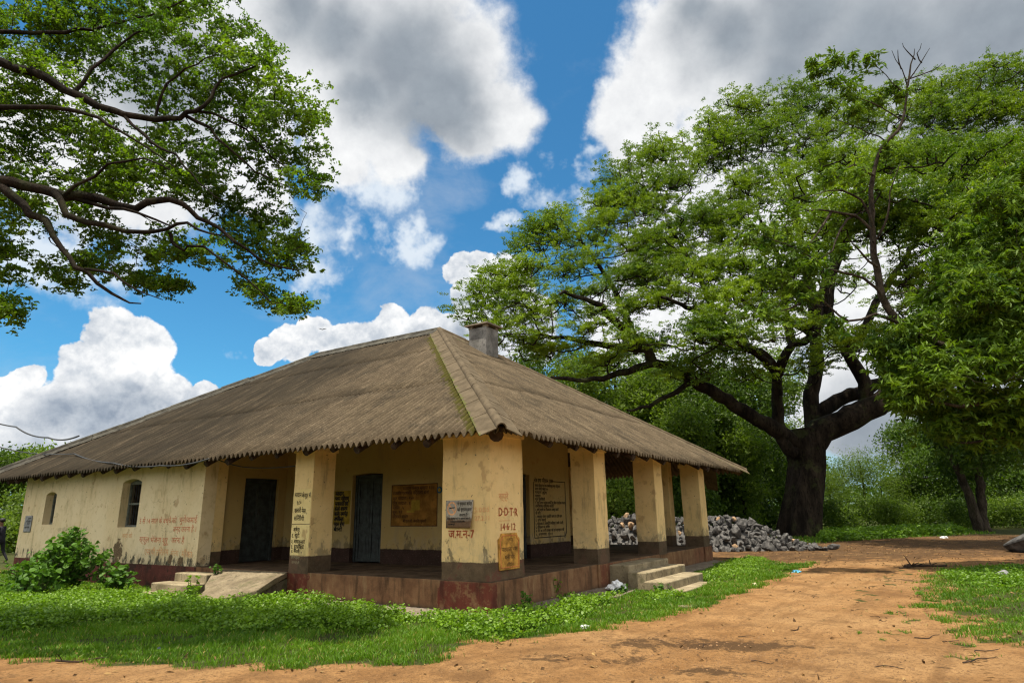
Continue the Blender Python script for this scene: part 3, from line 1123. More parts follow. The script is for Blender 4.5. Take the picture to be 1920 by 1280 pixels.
# pale repainted panel and voter lettering on the left column
mb = MB()
hbox(mb, 4.565, 5.12, -.0025, .0, .83, 2.16)
mb.build('repainted_panel', limewash('fresh_limewash', .5, (.5, .4, .25), None, mould=.35, seed=5.5, cream=(.80, .66, .33)), col_left)
pl = on_left(-.003)(5.10)
writing('column_lettering', [
    ('मतदान केन्द्र सं.', 0.01, 2.00, .13, .52), ('१८०', .10, 1.84, .12, .13), ('खलारी मेला', .03, 1.68, .13, .36), ('सिलौंगी', .03, 1.52, .13, .32),
    ('क्षेत्र', .04, 1.30, .11, .2), ('१. खुटी', .0, 1.18, .11, .24), ('२. बांधाकुन्दर', .0, 1.06, .11, .42), ('३. हुरसीबाद', .0, .955, .11, .40),
    ('४. कोटारी', .02, .875, .09, .25)], col_left, M_BLACKP, pl, bold=.003, wobble=.03)
mb = MB()
hbox(mb, 4.56, 5.12, -.0062, -.003, 1.445, 1.455)
mb.build('painted_rule', M_BLACKP, col_left)
pr = writing('lower_lettering', [('सिमडेगा', .03, .755, .085, .26), ('करमटोली', .05, .66, .07, .24)], col_left, M_GREYP, on_left(0)(5.10), wobble=.03)

# lettering on the corner column
writing('red_lettering', [('ज.म.न-7', .02, 1.20, .19, .56)], col_corner, M_REDP, on_left(0)(.92), bold=.004)
writing('faded_lettering', [('S. D.D.S', .0, 1.63, .11, .30), ('27.2.11', .0, 1.49, .11, .30)], col_corner, M_FADE, on_left(0)(.32))
writing('red_lettering', [('D·D·T·R', .0, 1.555, .20, .60), ('14·6·12', .06, 1.31, .17, .46)], col_corner, M_REDP, on_right(0)(.26), bold=.003, wobble=.02)
writing('faded_lettering', [('स्प्रे', .0, 1.84, .15, .3)], col_corner, M_FADE, on_right(0)(.27))
mb = MB()
hbox(mb, -.003, 0, .26, .62, 1.475, 1.481)
mb.build('painted_rule', M_FADE, col_corner)

# ochre tablet let into the corner column
mb = MB()
pts = [(.24, .66), (.875, .66), (.885, 1.17), (.83, 1.20), (.80, 1.265), (.31, 1.265), (.28, 1.20), (.215, 1.17)]
mb.prism([L(.0, v, z) for v, z in pts], (0, -.022, 0))
tab = mb.build('tablet', simple('worn_ochre_tablet', (.40, .21, .045), .85, .2, .5, 7, .4, 30), col_corner, bevel=.006)
mb = MB()
pin = [(.285, .70), (.835, .70), (.845, 1.14), (.79, 1.17), (.765, 1.225), (.345, 1.225), (.315, 1.17), (.26, 1.14)]
for i in range(8):
    a, b = Vector((pin[i][0], pin[i][1])), Vector((pin[(i + 1) % 8][0], pin[(i + 1) % 8][1]))
    mb.tube([L(-.024, a.x, a.y), L(-.024, b.x, b.y)], .005, 5)
writing('tablet_lettering', [('1972', .20, 1.135, .07, .16), ('पाठशाला भवन', .02, .965, .10, .50), ('बानो खंड', .10, .84, .09, .32), ('सिमडेगा', .16, .72, .075, .24)], tab, M_BROWNP, on_right(-.022)(.29))
mb.build('tablet_border', M_REDP, tab)

# red slogans on the room wall
writing('red_slogan', [
    ('5 से 14 साल के बच्चे को', .0, 1.485, .19, 1.72), ('चुनो/कमाई', 1.84, 1.50, .20, .76),
    ('बन्द करना है ।', 1.62, 1.28, .19, .98), ('स्कूल भेजना शुरू', .10, 1.03, .20, 1.36), ('करना है', 1.60, 1.02, .19, .55)], room_wall, M_REDP, on_left(0)(11.22), wobble=.015)
writing('faded_slogan', [('एस.पी.तिरलम', .42, .72, .22, 1.1), ('मेला', 1.62, .72, .18, .35), ('मौका', 2.1, .70, .22, .45)], room_wall, M_FADE, on_left(0)(11.22), wobble=.02)
writing('faded_slogan', [('बन्द को', .0, 1.13, .16, .5)], room_wall, M_FADE, on_left(0)(12.0))
writing('black_slogan', [('हम भी चले पढ़ने स्कूल चलें', .0, 1.30, .13, 1.75), ('सब पढ़ें सब बढ़ें', .7, 1.09, .13, 1.05)], room_wall, M_GREYP, on_left(0)(15.75))

# ochre notice painted on the back wall
mb = MB()
hbox(mb, 3.21, 4.60, DL - .002, DL + .002, 1.36, 2.28)
bd = mb.build('painted_notice', M_OCHRE, back_wall)
mb = MB()
for (a, b, c, d) in ((3.19, 3.21, 1.34, 2.30), (4.60, 4.62, 1.34, 2.30), (3.21, 4.60, 1.34, 1.36), (3.21, 4.60, 2.28, 2.30)):
    hbox(mb, a, b, DL - .006, DL + .002, c, d)
mb.build('notice_border', M_BROWNP, bd)
mb = MB()
hbox(mb, 3.72, 3.98, DL - .005, DL - .002, 1.70, 1.93)
hbox(mb, 3.88, 4.12, DL - .005, DL - .002, 1.65, 1.70)
mb.build('yellow_patch', M_YELLOW, bd)
writing('notice_lettering', [
    ('मतदान केन्द्र संख्या १८०', .34, 2.17, .105, .95), ('राजकीय प्राथमिक विद्यालय बानो', .02, 2.06, .115, 1.12), ('कुल मतदाता : ९५०', .02, 1.945, .105, .66), ('पुरुष मतदाता : ४', .02, 1.835, .105, .56),
    ('महिला : ५', .02, 1.73, .105, .36), ('कुल : १२', .02, 1.63, .10, .30), ('निर्वाचन आयोग', .02, 1.53, .10, .50), ('बी.एल.ओ. अनिता कुमारी', .36, 1.43, .09, .72)],
    bd, M_BROWNP, on_left(DL - .004)(4.59), bold=.003)
# smudged lettering on a yellow patch left of the second door
mb = MB()
hbox(mb, 6.02, 6.62, DL - .002, DL + .002, 1.40, 2.22)
yp = mb.build('yellow_notice', M_YELLOW, back_wall)
writing('smudged_lettering', [(t, .04, 2.10 - .125 * i, .14, w) for i, (t, w) in enumerate((('मतदान', .30), ('भवन निर्माण', .50), ('प्राक्कलित राशि', .52), ('कार्य आरम्भ', .46), ('कार्य समाप्त', .48), ('अभिकर्ता', .34), ('ग्राम सभा', .38), ('बानो', .30)))],
        yp, M_BLACKP, on_left(DL - .004)(6.62), bold=.012)
mb = MB()
mb.tube([L(3.13, DL - .012, 2.14), L(3.13, DL + .01, 2.14)], .075, 20)
bdg = mb.build('blue_roundel', simple('blue_roundel_paint', (.03, .10, .16)), back_wall)
mb = MB()
mb.tube([L(3.13, DL - .018, 2.14), L(3.13, DL - .0125, 2.14)], .04, 16)
mb.build('roundel_centre', M_YELLOW, bdg)

# long list in a black border beside the third door
V0 = 5.36
mb = MB()
for a, b in (((0, .98), (1.62, .98)), ((1.62, .98), (1.70, 1.06)), ((1.70, 1.06), (1.70, 2.42)), ((1.70, 2.42), (.95, 2.42)), ((0, .98), (0, 2.38))):
    mb.tube([L(DR - .008, V0 + a[0], a[1]), L(DR - .008, V0 + b[0], b[1])], .011, 4)
mb.build('list_border', M_BLACKP, side_wall)
rows = [('मतदान केन्द्र का नाम-राजकीयकृत मध्य विद्यालय', 1.36), ('मतदान केन्द्र संख्या-२०१', .68), ('मतदाता (कुल)', .6), ('महत्वपूर्ण', .28), ('मूल सुविधायें', .5), ('१. ग्राम प्रधान सदस्य समिति का बैठक प्रत्येक मंगलवार', 1.64),
        ('अभिभावक शिक्षक समिति', 1.0), ('२. सभी बच्चों का टीकाकरण अवश्य करायें', 1.22), ('के लिए', .26), ('३. मध्याह्न भोजन प्रतिदिन समय पर दिया जाय', 1.40), ('४. साफ सफाई', .52),
        ('५. विद्यालय में उपस्थिति अनिवार्य है सभी के लिए', 1.46), ('६. शौचालय का उपयोग', .72), ('७. पीने का पानी ढककर रखें एवं स्वच्छता रखें', 1.5), ('८. धन्यवाद  ४.०१', .86)]
writing('list_lettering', [('लोक सभा निर्वाचन 2009', .0, 2.37, .15, 1.0)] + [(t, .05, 2.26 - .088 * i, .095, w) for i, (t, w) in enumerate(rows)], side_wall, M_BLACKP, on_right(DR - .004)(V0 + .02), bold=.004)


# metal notice on the corner column: its own sheet, lower right corner curled
def notice(name, loc_uv, w, h, z0, mat_, label, lines, ring=True, curl=.07):
    u0, d = loc_uv
    root = empty(name, W(u0 - w / 2, d, z0), HROT)
    tag(root, label, 'sign')
    N = 14
    V, F = [], []
    for j in range(N + 1):
        for i in range(N + 1):
            x, z = i / N, j / N
            q = max(0, (x - .45) * 1.2 + (.45 - z))
            out = .012 + curl * q * q + .006 * math.sin(x * 7 + z * 3)
            V.append((-out, w / 2 - x * w, z * h))
    for j in range(N):
        for i in range(N):
            a = j * (N + 1) + i
            F.append((a, a + 1, a + N + 2, a + N + 1))
    sh = mesh_np('sheet', V, F, mat_, root, smooth=True)
    md = sh.modifiers.new('thickness', 'SOLIDIFY')
    md.thickness = .003
    md.offset = -1

    def pl(r, z):
        x, zz = r / w, z / h
        q = max(0, (x - .45) * 1.2 + (.45 - zz))
        out = .012 + curl * q * q + .006 * math.sin(x * 7 + zz * 3) + .003
        return Vector((-out, w / 2 - r, z))
    writing('lettering', lines, sh, M_BLACKP, pl, bold=.002)
    if ring:
        mb = MB()
        for k in range(28):
            a, b = 2 * math.pi * k / 28, 2 * math.pi * (k + 1) / 28
            mb.poly([pl(.13 + rr_ * math.cos(t) * .95, .33 + rr_ * math.sin(t) * 1.1) for rr_, t in ((.105, a), (.105, b), (.082, b), (.082, a))])
        mb.poly([pl(*q) for q in ((.055, .395), (.07, .41), (.205, .265), (.19, .25))])
        mb.build('warning_ring', M_FADE, sh)
        mb = MB()
        mb.poly([pl(*q) for q in ((.075, .325), (.17, .335), (.17, .355), (.075, .345))])
        mb.poly([pl(*q) for q in ((.172, .336), (.19, .338), (.19, .357), (.172, .356))])
        mb.build('cigarette_mark', M_BLACKP, sh)
    for (r, z) in ((.015, h - .015), (w - .015, h - .015), (.015, .015)):
        mb = MB()
        p = pl(r, z)
        mb.tube([p + Vector((.012, 0, 0)), p - Vector((.004, 0, 0))], .009, 8)
        mb.build('nail', M_IRON, root)
    return root


M_SIGN = concrete_mat('rusting_white_enamel', (.26, .24, .205), (.42, .39, .33), .1)
_nt = NT(M_SIGN.node_tree)
_b = _nt.n['Principled BSDF']
_b.inputs['Roughness'].default_value = .5
_src = _b.inputs['Base Color'].links[0].from_socket
_sep = _nt.node('ShaderNodeSeparateXYZ')
_tc = _nt.node('ShaderNodeTexCoord').outputs['Object']
_nt.l.new(_tc, _sep.inputs[0])
_rust = _nt.ss(_nt.math('MULTIPLY_ADD', _nt.noise(_tc, 9, 6, .7), .22, _nt.math('MULTIPLY', _sep.outputs[2], -1.0)), -.10, .0)
_nt.l.new(_nt.mix(_rust, _src, (.13, .075, .04)), _b.inputs['Base Color'])
notice('notice_board', (.945, -.003), .60, .47, 1.365, M_SIGN, 'rusting white no smoking notice curling off the corner column',
       [('“नो धूम्रपान क्षेत्र', .235, .385, .075, .34), ('यहाँ धूम्रपान करना', .245, .285, .075, .33), ('अपराध है।”', .29, .195, .07, .22), ('इसका उल्लंघन करने पर जुर्माना हो सकता है', .03, .145, .04, .52), ('आदेशानुसार स्वास्थ्य विभाग', .10, .095, .035, .34), ('झारखण्ड', .06, .05, .035, .14)])
notice('wall_notice', (18.10, -.003), .50, .50, 1.26, simple('grey_notice_metal', (.20, .20, .205), .6, .3, .3, 8), 'grey notice plate fixed near the far left end of the room wall',
       [('धूम्रपान', .20, .40, .07, .24), ('यहाँ धूम्रपान', .10, .31, .07, .33), ('मना है', .18, .23, .07, .2), ('उल्लंघन दण्डनीय', .06, .13, .05, .34)], ring=False, curl=.0)


# cables ------------------------------------------------------------
def cable(name, pts, r, label, sag=0.0):
    out = []
    for i in range(len(pts) - 1):
        a, b = Vector(pts[i]), Vector(pts[i + 1])
        for k in range(12):
            t = k / 12
            p = a.lerp(b, t)
            p.z -= sag * 4 * t * (1 - t)
            out.append(p)
    out.append(Vector(pts[-1]))
    mb = MB()
    mb.tube(out, r, 6)
    o = mb.build(name, M_IRON, None, smooth=True, origin=out[0])
    tag(o, label, 'cable')
    return o


cable('power_cable', [P(-900, 640, 44), P(-60, 770, 30), P(30, 800, 27), P(90, 820, 25), W(20.0, 1.95, 4.62)], .03, 'black cable reaching the dark left hip of the house roof', .12)
cable('power_cable', [P(-900, 700, 40), P(-60, 815, 24), P(30, 845, 24), W(16.2, .30, 3.62), W(11.8, -.60, 3.05), W(9.2, -.74, 2.84), W(7.1, -.80, 2.88)], .018, 'thin cable lying across the left roof slope and along its eave', .06)
cable('power_cable', [W(7.5, -.35, 2.92), W(6.9, .05, 2.72), W(5.14, .12, 2.68)], .014, 'short cable sagging under the eave by the lettered column', .03)

# ------------------------------------------------------------------ ground
GZ = -0.05


def pts2(pix):
    return [tuple(G(x, y))[:2] for x, y in pix]


def inside(X, Y, poly):
    c = np.zeros(X.shape, bool)
    n = len(poly)
    for i in range(n):
        x0, y0 = poly[i]
        x1, y1 = poly[(i + 1) % n]
        cond = ((y0 > Y) != (y1 > Y))
        with np.errstate(divide='ignore', invalid='ignore'):
            xi = (x1 - x0) * (Y - y0) / (y1 - y0 if y1 != y0 else 1e-9) + x0
        c ^= cond & (X < xi)
    return c


def edge_dist(X, Y, poly):
    d = np.full(X.shape, 1e9)
    n = len(poly)
    for i in range(n):
        x0, y0 = poly[i]
        x1, y1 = poly[(i + 1) % n]
        dx, dy = x1 - x0, y1 - y0
        t = np.clip(((X - x0) * dx + (Y - y0) * dy) / (dx * dx + dy * dy + 1e-12), 0, 1)
        d = np.minimum(d, np.hypot(X - x0 - t * dx, Y - y0 - t * dy))
    return d


def sdf(X, Y, poly):
    d = edge_dist(X, Y, poly)
    return np.where(inside(X, Y, poly), d, -d)


_ph = rng.uniform(0, 6.28, (24,))
_dirs = rng.normal(size=(24, 2))
_dirs /= np.linalg.norm(_dirs, axis=1, keepdims=True)


def wav(X, Y, f0, n=6, s=0):
    o = np.zeros_like(X)
    for i in range(n):
        k = f0 * 1.7 ** (i * .6)
        a = _dirs[(i + s) % 24]
        w = 1.2 * np.sin(k * .37 * (X * a[1] - Y * a[0]) + _ph[(i + 3 + s) % 24])
        o += np.sin(k * (X * a[0] + Y * a[1]) + _ph[(i + s) % 24] + w) / (1 + .35 * i)
    return o / 3


LAWN = pts2([(-700, 1225), (0, 1230), (200, 1243), (350, 1250), (500, 1252), (700, 1248), (800, 1240), (855, 1222), (875, 1200), (930, 1202), (1000, 1196), (1100, 1182), (1200, 1164),
             (1300, 1140), (1400, 1106), (1470, 1077), (1520, 1054)]) + [tuple(W(-2.9, 13.2))[:2], tuple(W(-.5, 13.6))[:2], tuple(W(-.2, 12.4))[:2], tuple(W(.3, .3))[:2], tuple(W(25, .3))[:2], tuple(W(34, -3))[:2]]
LAWN_R = pts2([(2300, 1066), (1920, 1062), (1800, 1062), (1755, 1076), (1765, 1098), (1755, 1118), (1800, 1130), (1765, 1140), (1815, 1160), (1850, 1195), (1920, 1205), (2300, 1240)])
BACKLAWN = [tuple(q)[:2] for q in (G(1490, 1021), G(1600, 1013), G(1720, 1007), G(1850, 999))] + [(34, 52), (14, 60), (-5, 60), (0, 36), (9, 33)]


def ground_z(X, Y):
    r = np.hypot(X, Y)
    near = np.exp(-((r - 8) / 26.0) ** 2)
    z = GZ + near * (.022 * wav(X, Y, 1.1, 5) + .010 * wav(X, Y, 4.5, 6, 7))
    # keep the foot of the house level
    hi = house_inv
    V_ = hi[0][0] * X + hi[0][1] * Y + hi[0][3]
    U_ = hi[1][0] * X + hi[1][1] * Y + hi[1][3]
    # puddled wheel ruts in front
    c = np.array([G(1230, 1225)[0], G(1230, 1225)[1]])
    a = math.atan2(.55, .83)
    xr = (X - c[0]) * math.cos(a) + (Y - c[1]) * math.sin(a)
    yr = -(X - c[0]) * math.sin(a) + (Y - c[1]) * math.cos(a)
    rut = np.exp(-(xr / 1.9) ** 2) * (np.exp(-((yr - .1) / .18) ** 2) + np.exp(-((yr + .55) / .2) ** 2))
    # soft wheel tracks along the road
    p0, p1 = np.array(G(1120, 1262))[:2], np.array(G(1640, 1050))[:2]
    dv = (p1 - p0) / np.linalg.norm(p1 - p0)
    off = (X - p0[0]) * -dv[1] + (Y - p0[1]) * dv[0] + .35 * np.sin(((X - p0[0]) * dv[0] + (Y - p0[1]) * dv[1]) * .22)
    z = z - near * .022 * (np.exp(-((off - .1) / .17) ** 2) + np.exp(-((off + 1.45) / .17) ** 2) + .7 * np.exp(-((off + 2.6) / .2) ** 2))
    z = z - .035 * rut + np.exp(-(xr / 1.7) ** 2 - (yr / .7) ** 2) * .024 * wav(X, Y, 14, 6, 3)
    far = np.clip((r - 60) / 300, 0, 1)
    return z + far * far * 3.0


def cover(X, Y):
    """how grassy the ground is"""
    n = .26 * wav(X, Y, 5, 6, 11) + .16 * wav(X, Y, 17, 5, 2)
    a = sdf(X, Y, LAWN) + n
    b = sdf(X, Y, LAWN_R) + n * 2.2
    c = sdf(X, Y, BACKLAWN) + n * 1.5
    g = np.maximum(np.maximum(a / .35, b / .9), c / .6)
    sc = np.maximum(sdf(X, Y, LAWN_R) + 1.6, 0)           # sparse tufts along the right verge
    far = np.clip((np.hypot(X, Y) - 47) / 6, -1, 1)
    g = np.maximum(g, far)
    lf = np.clip((-X - 16) / 5, -1, 1)
    g = np.maximum(g, lf * .6)
    g = np.maximum(g, np.where((sc > 0) & (wav(X, Y, 6, 6, 5) > .52), .45, -9))
    return np.clip(g * .5 + .5, 0, 1)


def grid(x0, x1, y0, y1, st):
    xs = np.arange(x0, x1 + st * .5, st)
    ys = np.arange(y0, y1 + st * .5, st)
    X, Y = np.meshgrid(xs, ys)
    n, m_ = X.shape
    i = np.arange((n - 1) * (m_ - 1))
    r, c = i // (m_ - 1), i % (m_ - 1)
    a = r * m_ + c
    return X.ravel(), Y.ravel(), np.stack([a, a + 1, a + m_ + 1, a + m_], 1)


def soil_mat():
    m, nt, b = mat('soil', 0.95, 0.08)
    g = nt.node('ShaderNodeNewGeometry').outputs['Position']
    at = nt.node('ShaderNodeAttribute', attribute_name='tint').outputs['Fac']
    dk = nt.node('ShaderNodeAttribute', attribute_name='damp_shade').outputs['Fac']
    big = nt.noise(g, .30, 6, .6)
    mid = nt.noise(g, 1.7, 8, .68)
    fine = nt.noise(g, 24, 6, .75)
    peb = nt.noise(g, 75, 3, .6)
    # tracks worn along the road
    tr = nt.noise(nt.mapping(nt.mapping(g, rot=(0, 0, R(-54))), scale=(.22, 2.1, 1)), 1.0, 7, .68)
    c = nt.mix(nt.ss(mid, .3, .7), (0.225, 0.116, 0.044), (0.385, 0.215, 0.088))
    c = nt.mix(nt.math('MULTIPLY', nt.ss(big, .45, .65), .55), c, (0.43, 0.265, 0.122))
    c = nt.mix(nt.math('MULTIPLY', nt.ss(tr, .50, .66), .6), c, (0.17, 0.088, 0.036))
    pat = nt.noise(g, .9, 8, .72)
    c = nt.mix(nt.math('MULTIPLY', nt.ss(pat, .50, .64), .6), c, (0.145, 0.078, 0.034))
    c = nt.mix(nt.math('MULTIPLY', nt.ss(nt.noise(g, 6.0, 8, .8), .50, .62), .55), c, (0.17, 0.092, 0.04))
    c = nt.mix(nt.math('MULTIPLY', nt.ss(fine, .50, .62), .65), c, (0.13, 0.068, 0.03))
    c = nt.mix(nt.math('MULTIPLY', nt.ss(peb, .60, .66), .7), c, (0.16, 0.10, 0.06))
    c = nt.mix(nt.math('MULTIPLY', nt.ss(peb, .36, .30), .55), c, (0.50, 0.34, 0.18))
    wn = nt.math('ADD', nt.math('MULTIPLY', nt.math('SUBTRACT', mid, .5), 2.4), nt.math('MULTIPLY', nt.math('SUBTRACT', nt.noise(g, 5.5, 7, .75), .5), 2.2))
    damp_shade = nt.ss(nt.math('ADD', wn, dk), .30, .75)
    c = nt.mix(nt.math('MULTIPLY', damp_shade, .85), c, nt.mix(fine, (0.034, 0.020, 0.011), (0.098, 0.058, 0.030)))  # dark brown for mud and for shade painted under the great tree
    gc = nt.mix(nt.ss(fine, .35, .65), (0.030, 0.045, 0.012), (0.075, 0.075, 0.025))
    gf = nt.ss(nt.math('MULTIPLY_ADD', nt.math('SUBTRACT', fine, .5), .5, at), .42, .75)
    c = nt.mix(gf, c, gc)
    nt.l.new(c, b.inputs['Base Color'])
    bump_to(nt, b, nt.math('ADD', nt.math('MULTIPLY', fine, 1.2), nt.math('ADD', nt.math('MULTIPLY', peb, .5), nt.math('MULTIPLY', mid, 1.6))), .9, .05)
    return m


M_SOIL = soil_mat()


def damp_and_shade(X, Y):
    w = np.zeros_like(X)
    for (px, py, rx, ry, s) in ((1260, 1205, 1.3, .40, .62), (1110, 1235, .9, .30, .55), (1330, 1255, .8, .25, .5), (1410, 1208, .9, .3, .5), (1600, 1072, 1.6, .6, .55), (60, 1270, .9, .2, .3), (1740, 1085, 1.5, .7, .5)):
        c = G(px, py)
        w += 1.15 * s * np.exp(-(((X - c.x) / rx) ** 2 + ((Y - c.y) / ry) ** 2))
    # leaf mould, plus the great tree's shade painted as dark soil
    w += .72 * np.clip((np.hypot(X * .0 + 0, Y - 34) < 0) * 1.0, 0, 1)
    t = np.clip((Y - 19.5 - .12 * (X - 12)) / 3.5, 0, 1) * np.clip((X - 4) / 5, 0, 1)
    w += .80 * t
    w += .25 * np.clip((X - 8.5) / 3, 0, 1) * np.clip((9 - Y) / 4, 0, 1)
    w += .62 * np.clip((-X - 12) / 4, 0, 1)  # ground darker towards the far left
    return w


def ground_piece(name, X, Y, F, lift=0.0):
    z = ground_z(X, Y) + lift
    o = mesh_np(name, np.stack([X, Y, z], 1), F, M_SOIL, None, smooth=True, tint=cover(X, Y), tint_domain='POINT')
    a = o.data.attributes.new('damp_shade', 'FLOAT', 'POINT')
    a.data.foreach_set('value', damp_and_shade(X, Y).astype(np.float32))
    tag(o, kind='structure')
    return o


# ground as ONE sheet: fine in front of the camera, widening cells to the horizon
def axis(fine0, fine1, st, far, g=1.16):
    a = list(np.arange(fine0, fine1, st))
    s = st
    hi_, lo_ = a[-1], a[0]
    up, dn = [], []
    while hi_ < far:
        s *= g
        hi_ += s
        up.append(hi_)
    s = st
    while lo_ > -far:
        s *= g
        lo_ -= s
        dn.append(lo_)
    return np.array(dn[::-1] + a + up)


xs, ys = axis(-9.5, 15, .085, 1500), axis(4.5, 24, .085, 1500)
X, Y = np.meshgrid(xs, ys)
n, m_ = X.shape
i = np.arange((n - 1) * (m_ - 1))
r_, c_ = i // (m_ - 1), i % (m_ - 1)
a_ = r_ * m_ + c_
X, Y, F = X.ravel(), Y.ravel(), np.stack([a_, a_ + 1, a_ + m_ + 1, a_ + m_], 1)
ground_piece('ground', X, Y, F)
# the dirt road: a sheet laid just over the ground, same earth, following the worn track
ROAD = pts2([(-200, 1275), (300, 1262), (600, 1262), (860, 1240), (960, 1212), (1200, 1175), (1400, 1118), (1490, 1082), (1545, 1058), (1560, 1035), (1660, 1016), (1800, 1006), (1900, 1004), (1990, 1010), (1990, 1052), (1790, 1058),
             (1730, 1082), (1720, 1110), (1740, 1150), (1790, 1190), (1850, 1260), (1880, 1340), (1500, 1420), (700, 1420), (-200, 1380)])
cx = X[F].mean(1)
cy = Y[F].mean(1)
k = inside(cx, cy, ROAD)
F = F[k]
used, inv = np.unique(F.ravel(), return_inverse=True)
ground_piece('dirt_road', X[used], Y[used], inv.reshape(F.shape), .005)

# far hills
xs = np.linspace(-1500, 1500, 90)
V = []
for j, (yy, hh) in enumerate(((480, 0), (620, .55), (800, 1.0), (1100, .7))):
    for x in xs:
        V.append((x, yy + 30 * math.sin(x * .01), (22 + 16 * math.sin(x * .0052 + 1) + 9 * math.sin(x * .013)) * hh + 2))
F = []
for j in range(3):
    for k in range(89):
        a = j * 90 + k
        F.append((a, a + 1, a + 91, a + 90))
tag(mesh_np('hills', V, F, simple('far_wooded_hills', (.075, .11, .105), .95, .05, .3, .02), None, smooth=True), kind='structure')  # blue-green base colour carries the distance haze


# ------------------------------------------------------------------ vegetation toolkit
def unit(v):
    return v / (np.linalg.norm(v, axis=-1, keepdims=True) + 1e-9)


def leaf_quads(C, size, aspect=.45, bias=.8, droop=0.0, dirs=None, jit=.35, g=None):
    """diamond leaves at centres C; returns V,F"""
    g = g or rng
    N = len(C)
    n = unit(g.normal(size=(N, 3)) + np.array([0, 0, bias]))
    t = g.normal(size=(N, 3)) if dirs is None else dirs + g.normal(size=(N, 3)) * jit
    t = unit(t - n * np.sum(t * n, 1, keepdims=True))
    if droop:
        t = unit(t - np.array([0, 0, droop]))
        n = unit(n - t * np.sum(t * n, 1, keepdims=True))
    b = np.cross(n, t)
    s = size * g.uniform(.7, 1.3, (N, 1))
    w = s * aspect * .5
    base = C - t * s * .5
    tip = C + t * s * .5 - n * s * .12
    mid = C - t * s * .05
    L_ = mid + b * w + n * w * .25
    R_ = mid - b * w + n * w * .25
    V = np.stack([base, L_, tip, R_], 1).reshape(-1, 3)
    F = np.arange(4 * N).reshape(N, 4)
    return V, F


def broad_leaves(C, size, g=None, bias=1.2):
    """rounded six-sided leaves folded at the midrib (two quads)"""
    g = g or rng
    N = len(C)
    n = unit(g.normal(size=(N, 3)) + np.array([0, 0, bias]))
    t = unit(g.normal(size=(N, 3)) * np.array([1, 1, .35]) - np.array([0, 0, .15]))
    t = unit(t - n * np.sum(t * n, 1, keepdims=True))
    b = np.cross(n, t)
    s = size * g.uniform(.6, 1.35, (N, 1))
    p = [(0, 0, 0), (.28, .46, .10), (.72, .36, .05), (1.0, 0, -.14), (.72, -.36, .05), (.28, -.46, .10)]
    V = np.stack([C + t * s * x + b * s * y * .95 + n * s * z for x, y, z in p], 1).reshape(-1, 3)
    k = np.arange(N)[:, None] * 6
    F = np.concatenate([k + np.array([[0, 3, 2, 1]]), k + np.array([[0, 5, 4, 3]])], 1).reshape(-1, 4)
    return V, F, np.arange(N).repeat(2)


class Tree:
    def __init__(s, seed=1):
        s.g = np.random.default_rng(seed)
        s.N = np.zeros((0, 3))
        s.Rr = np.zeros(0)
        s.TV, s.TF, s.nv = [], [], 0
        s.limbs = []
        s.tips = []

    def _push(s, pts, rad, sides, store=None):
        V, F = tube_np(pts, rad, sides)
        F = np.asarray(F)
        if store is None:
            s.TV.append(V)
            s.TF.append(F + s.nv)
            s.nv += len(V)
        else:
            store.append((V, F))

    def limb(s, ctrl, r0, r1, sides=8, wob=.0, step=.35, store=None, gnarl=0.0):
        ctrl = np.array([tuple(c) for c in ctrl])
        out = []
        n = len(ctrl)
        for i in range(n - 1):
            p0, p1, p2, p3 = ctrl[max(i - 1, 0)], ctrl[i], ctrl[i + 1], ctrl[min(i + 2, n - 1)]
            k = max(2, int(np.linalg.norm(p2 - p1) / step))
            for j in range(k):
                t = j / k
                out.append(.5 * ((2 * p1) + (-p0 + p2) * t + (2 * p0 - 5 * p1 + 4 * p2 - p3) * t * t + (-p0 + 3 * p1 - 3 * p2 + p3) * t ** 3))
        out.append(ctrl[-1])
        out = np.array(out)
        if wob:
            w = s.g.normal(size=out.shape) * wob
            w[0] = 0
            out = out + w
        rad = np.linspace(r0, r1, len(out)) * (1 + s.g.normal(size=len(out)) * .04)
        s._push(out, rad, sides, store)
        s.N = np.vstack([s.N, out])
        s.Rr = np.concatenate([s.Rr, rad])
        return out

    def grow(s, target, tip=.012, lift=.15, sides=5, curl=.12, kmax=.55, rk=.016):
        target = np.asarray(target, float)
        d = s.N - target
        dist = np.linalg.norm(d, axis=1)
        cost = dist + np.maximum(d[:, 2], 0) * 1.2
        i = int(np.argmin(cost))
        a = s.N[i]
        ln = dist[i]
        if ln < .05:
            return
        k = max(3, min(9, int(ln / .35) + 2))
        t = np.linspace(0, 1, k)[:, None]
        side = s.g.normal(size=3) * ln * curl
        p = a + (target - a) * t + np.sin(t * np.pi) * (side + np.array([0, 0, -lift * ln * .5])) + np.sin(t * 2 * np.pi) * s.g.normal(size=3) * ln * curl * .5
        r0 = min(s.Rr[i] * kmax, tip + rk * ln)
        r0 = max(r0, tip)
        rad = np.linspace(r0, tip, k)
        s._push(p, rad, sides)
        s.N = np.vstack([s.N, p[1:]])
        s.Rr = np.concatenate([s.Rr, rad[1:]])

    def branches(s, name, m_, parent, smooth=True):
        V = np.concatenate(s.TV)
        F = np.concatenate(s.TF)
        return mesh_np(name, V - np.array(parent.location), F, m_, parent, smooth=smooth)


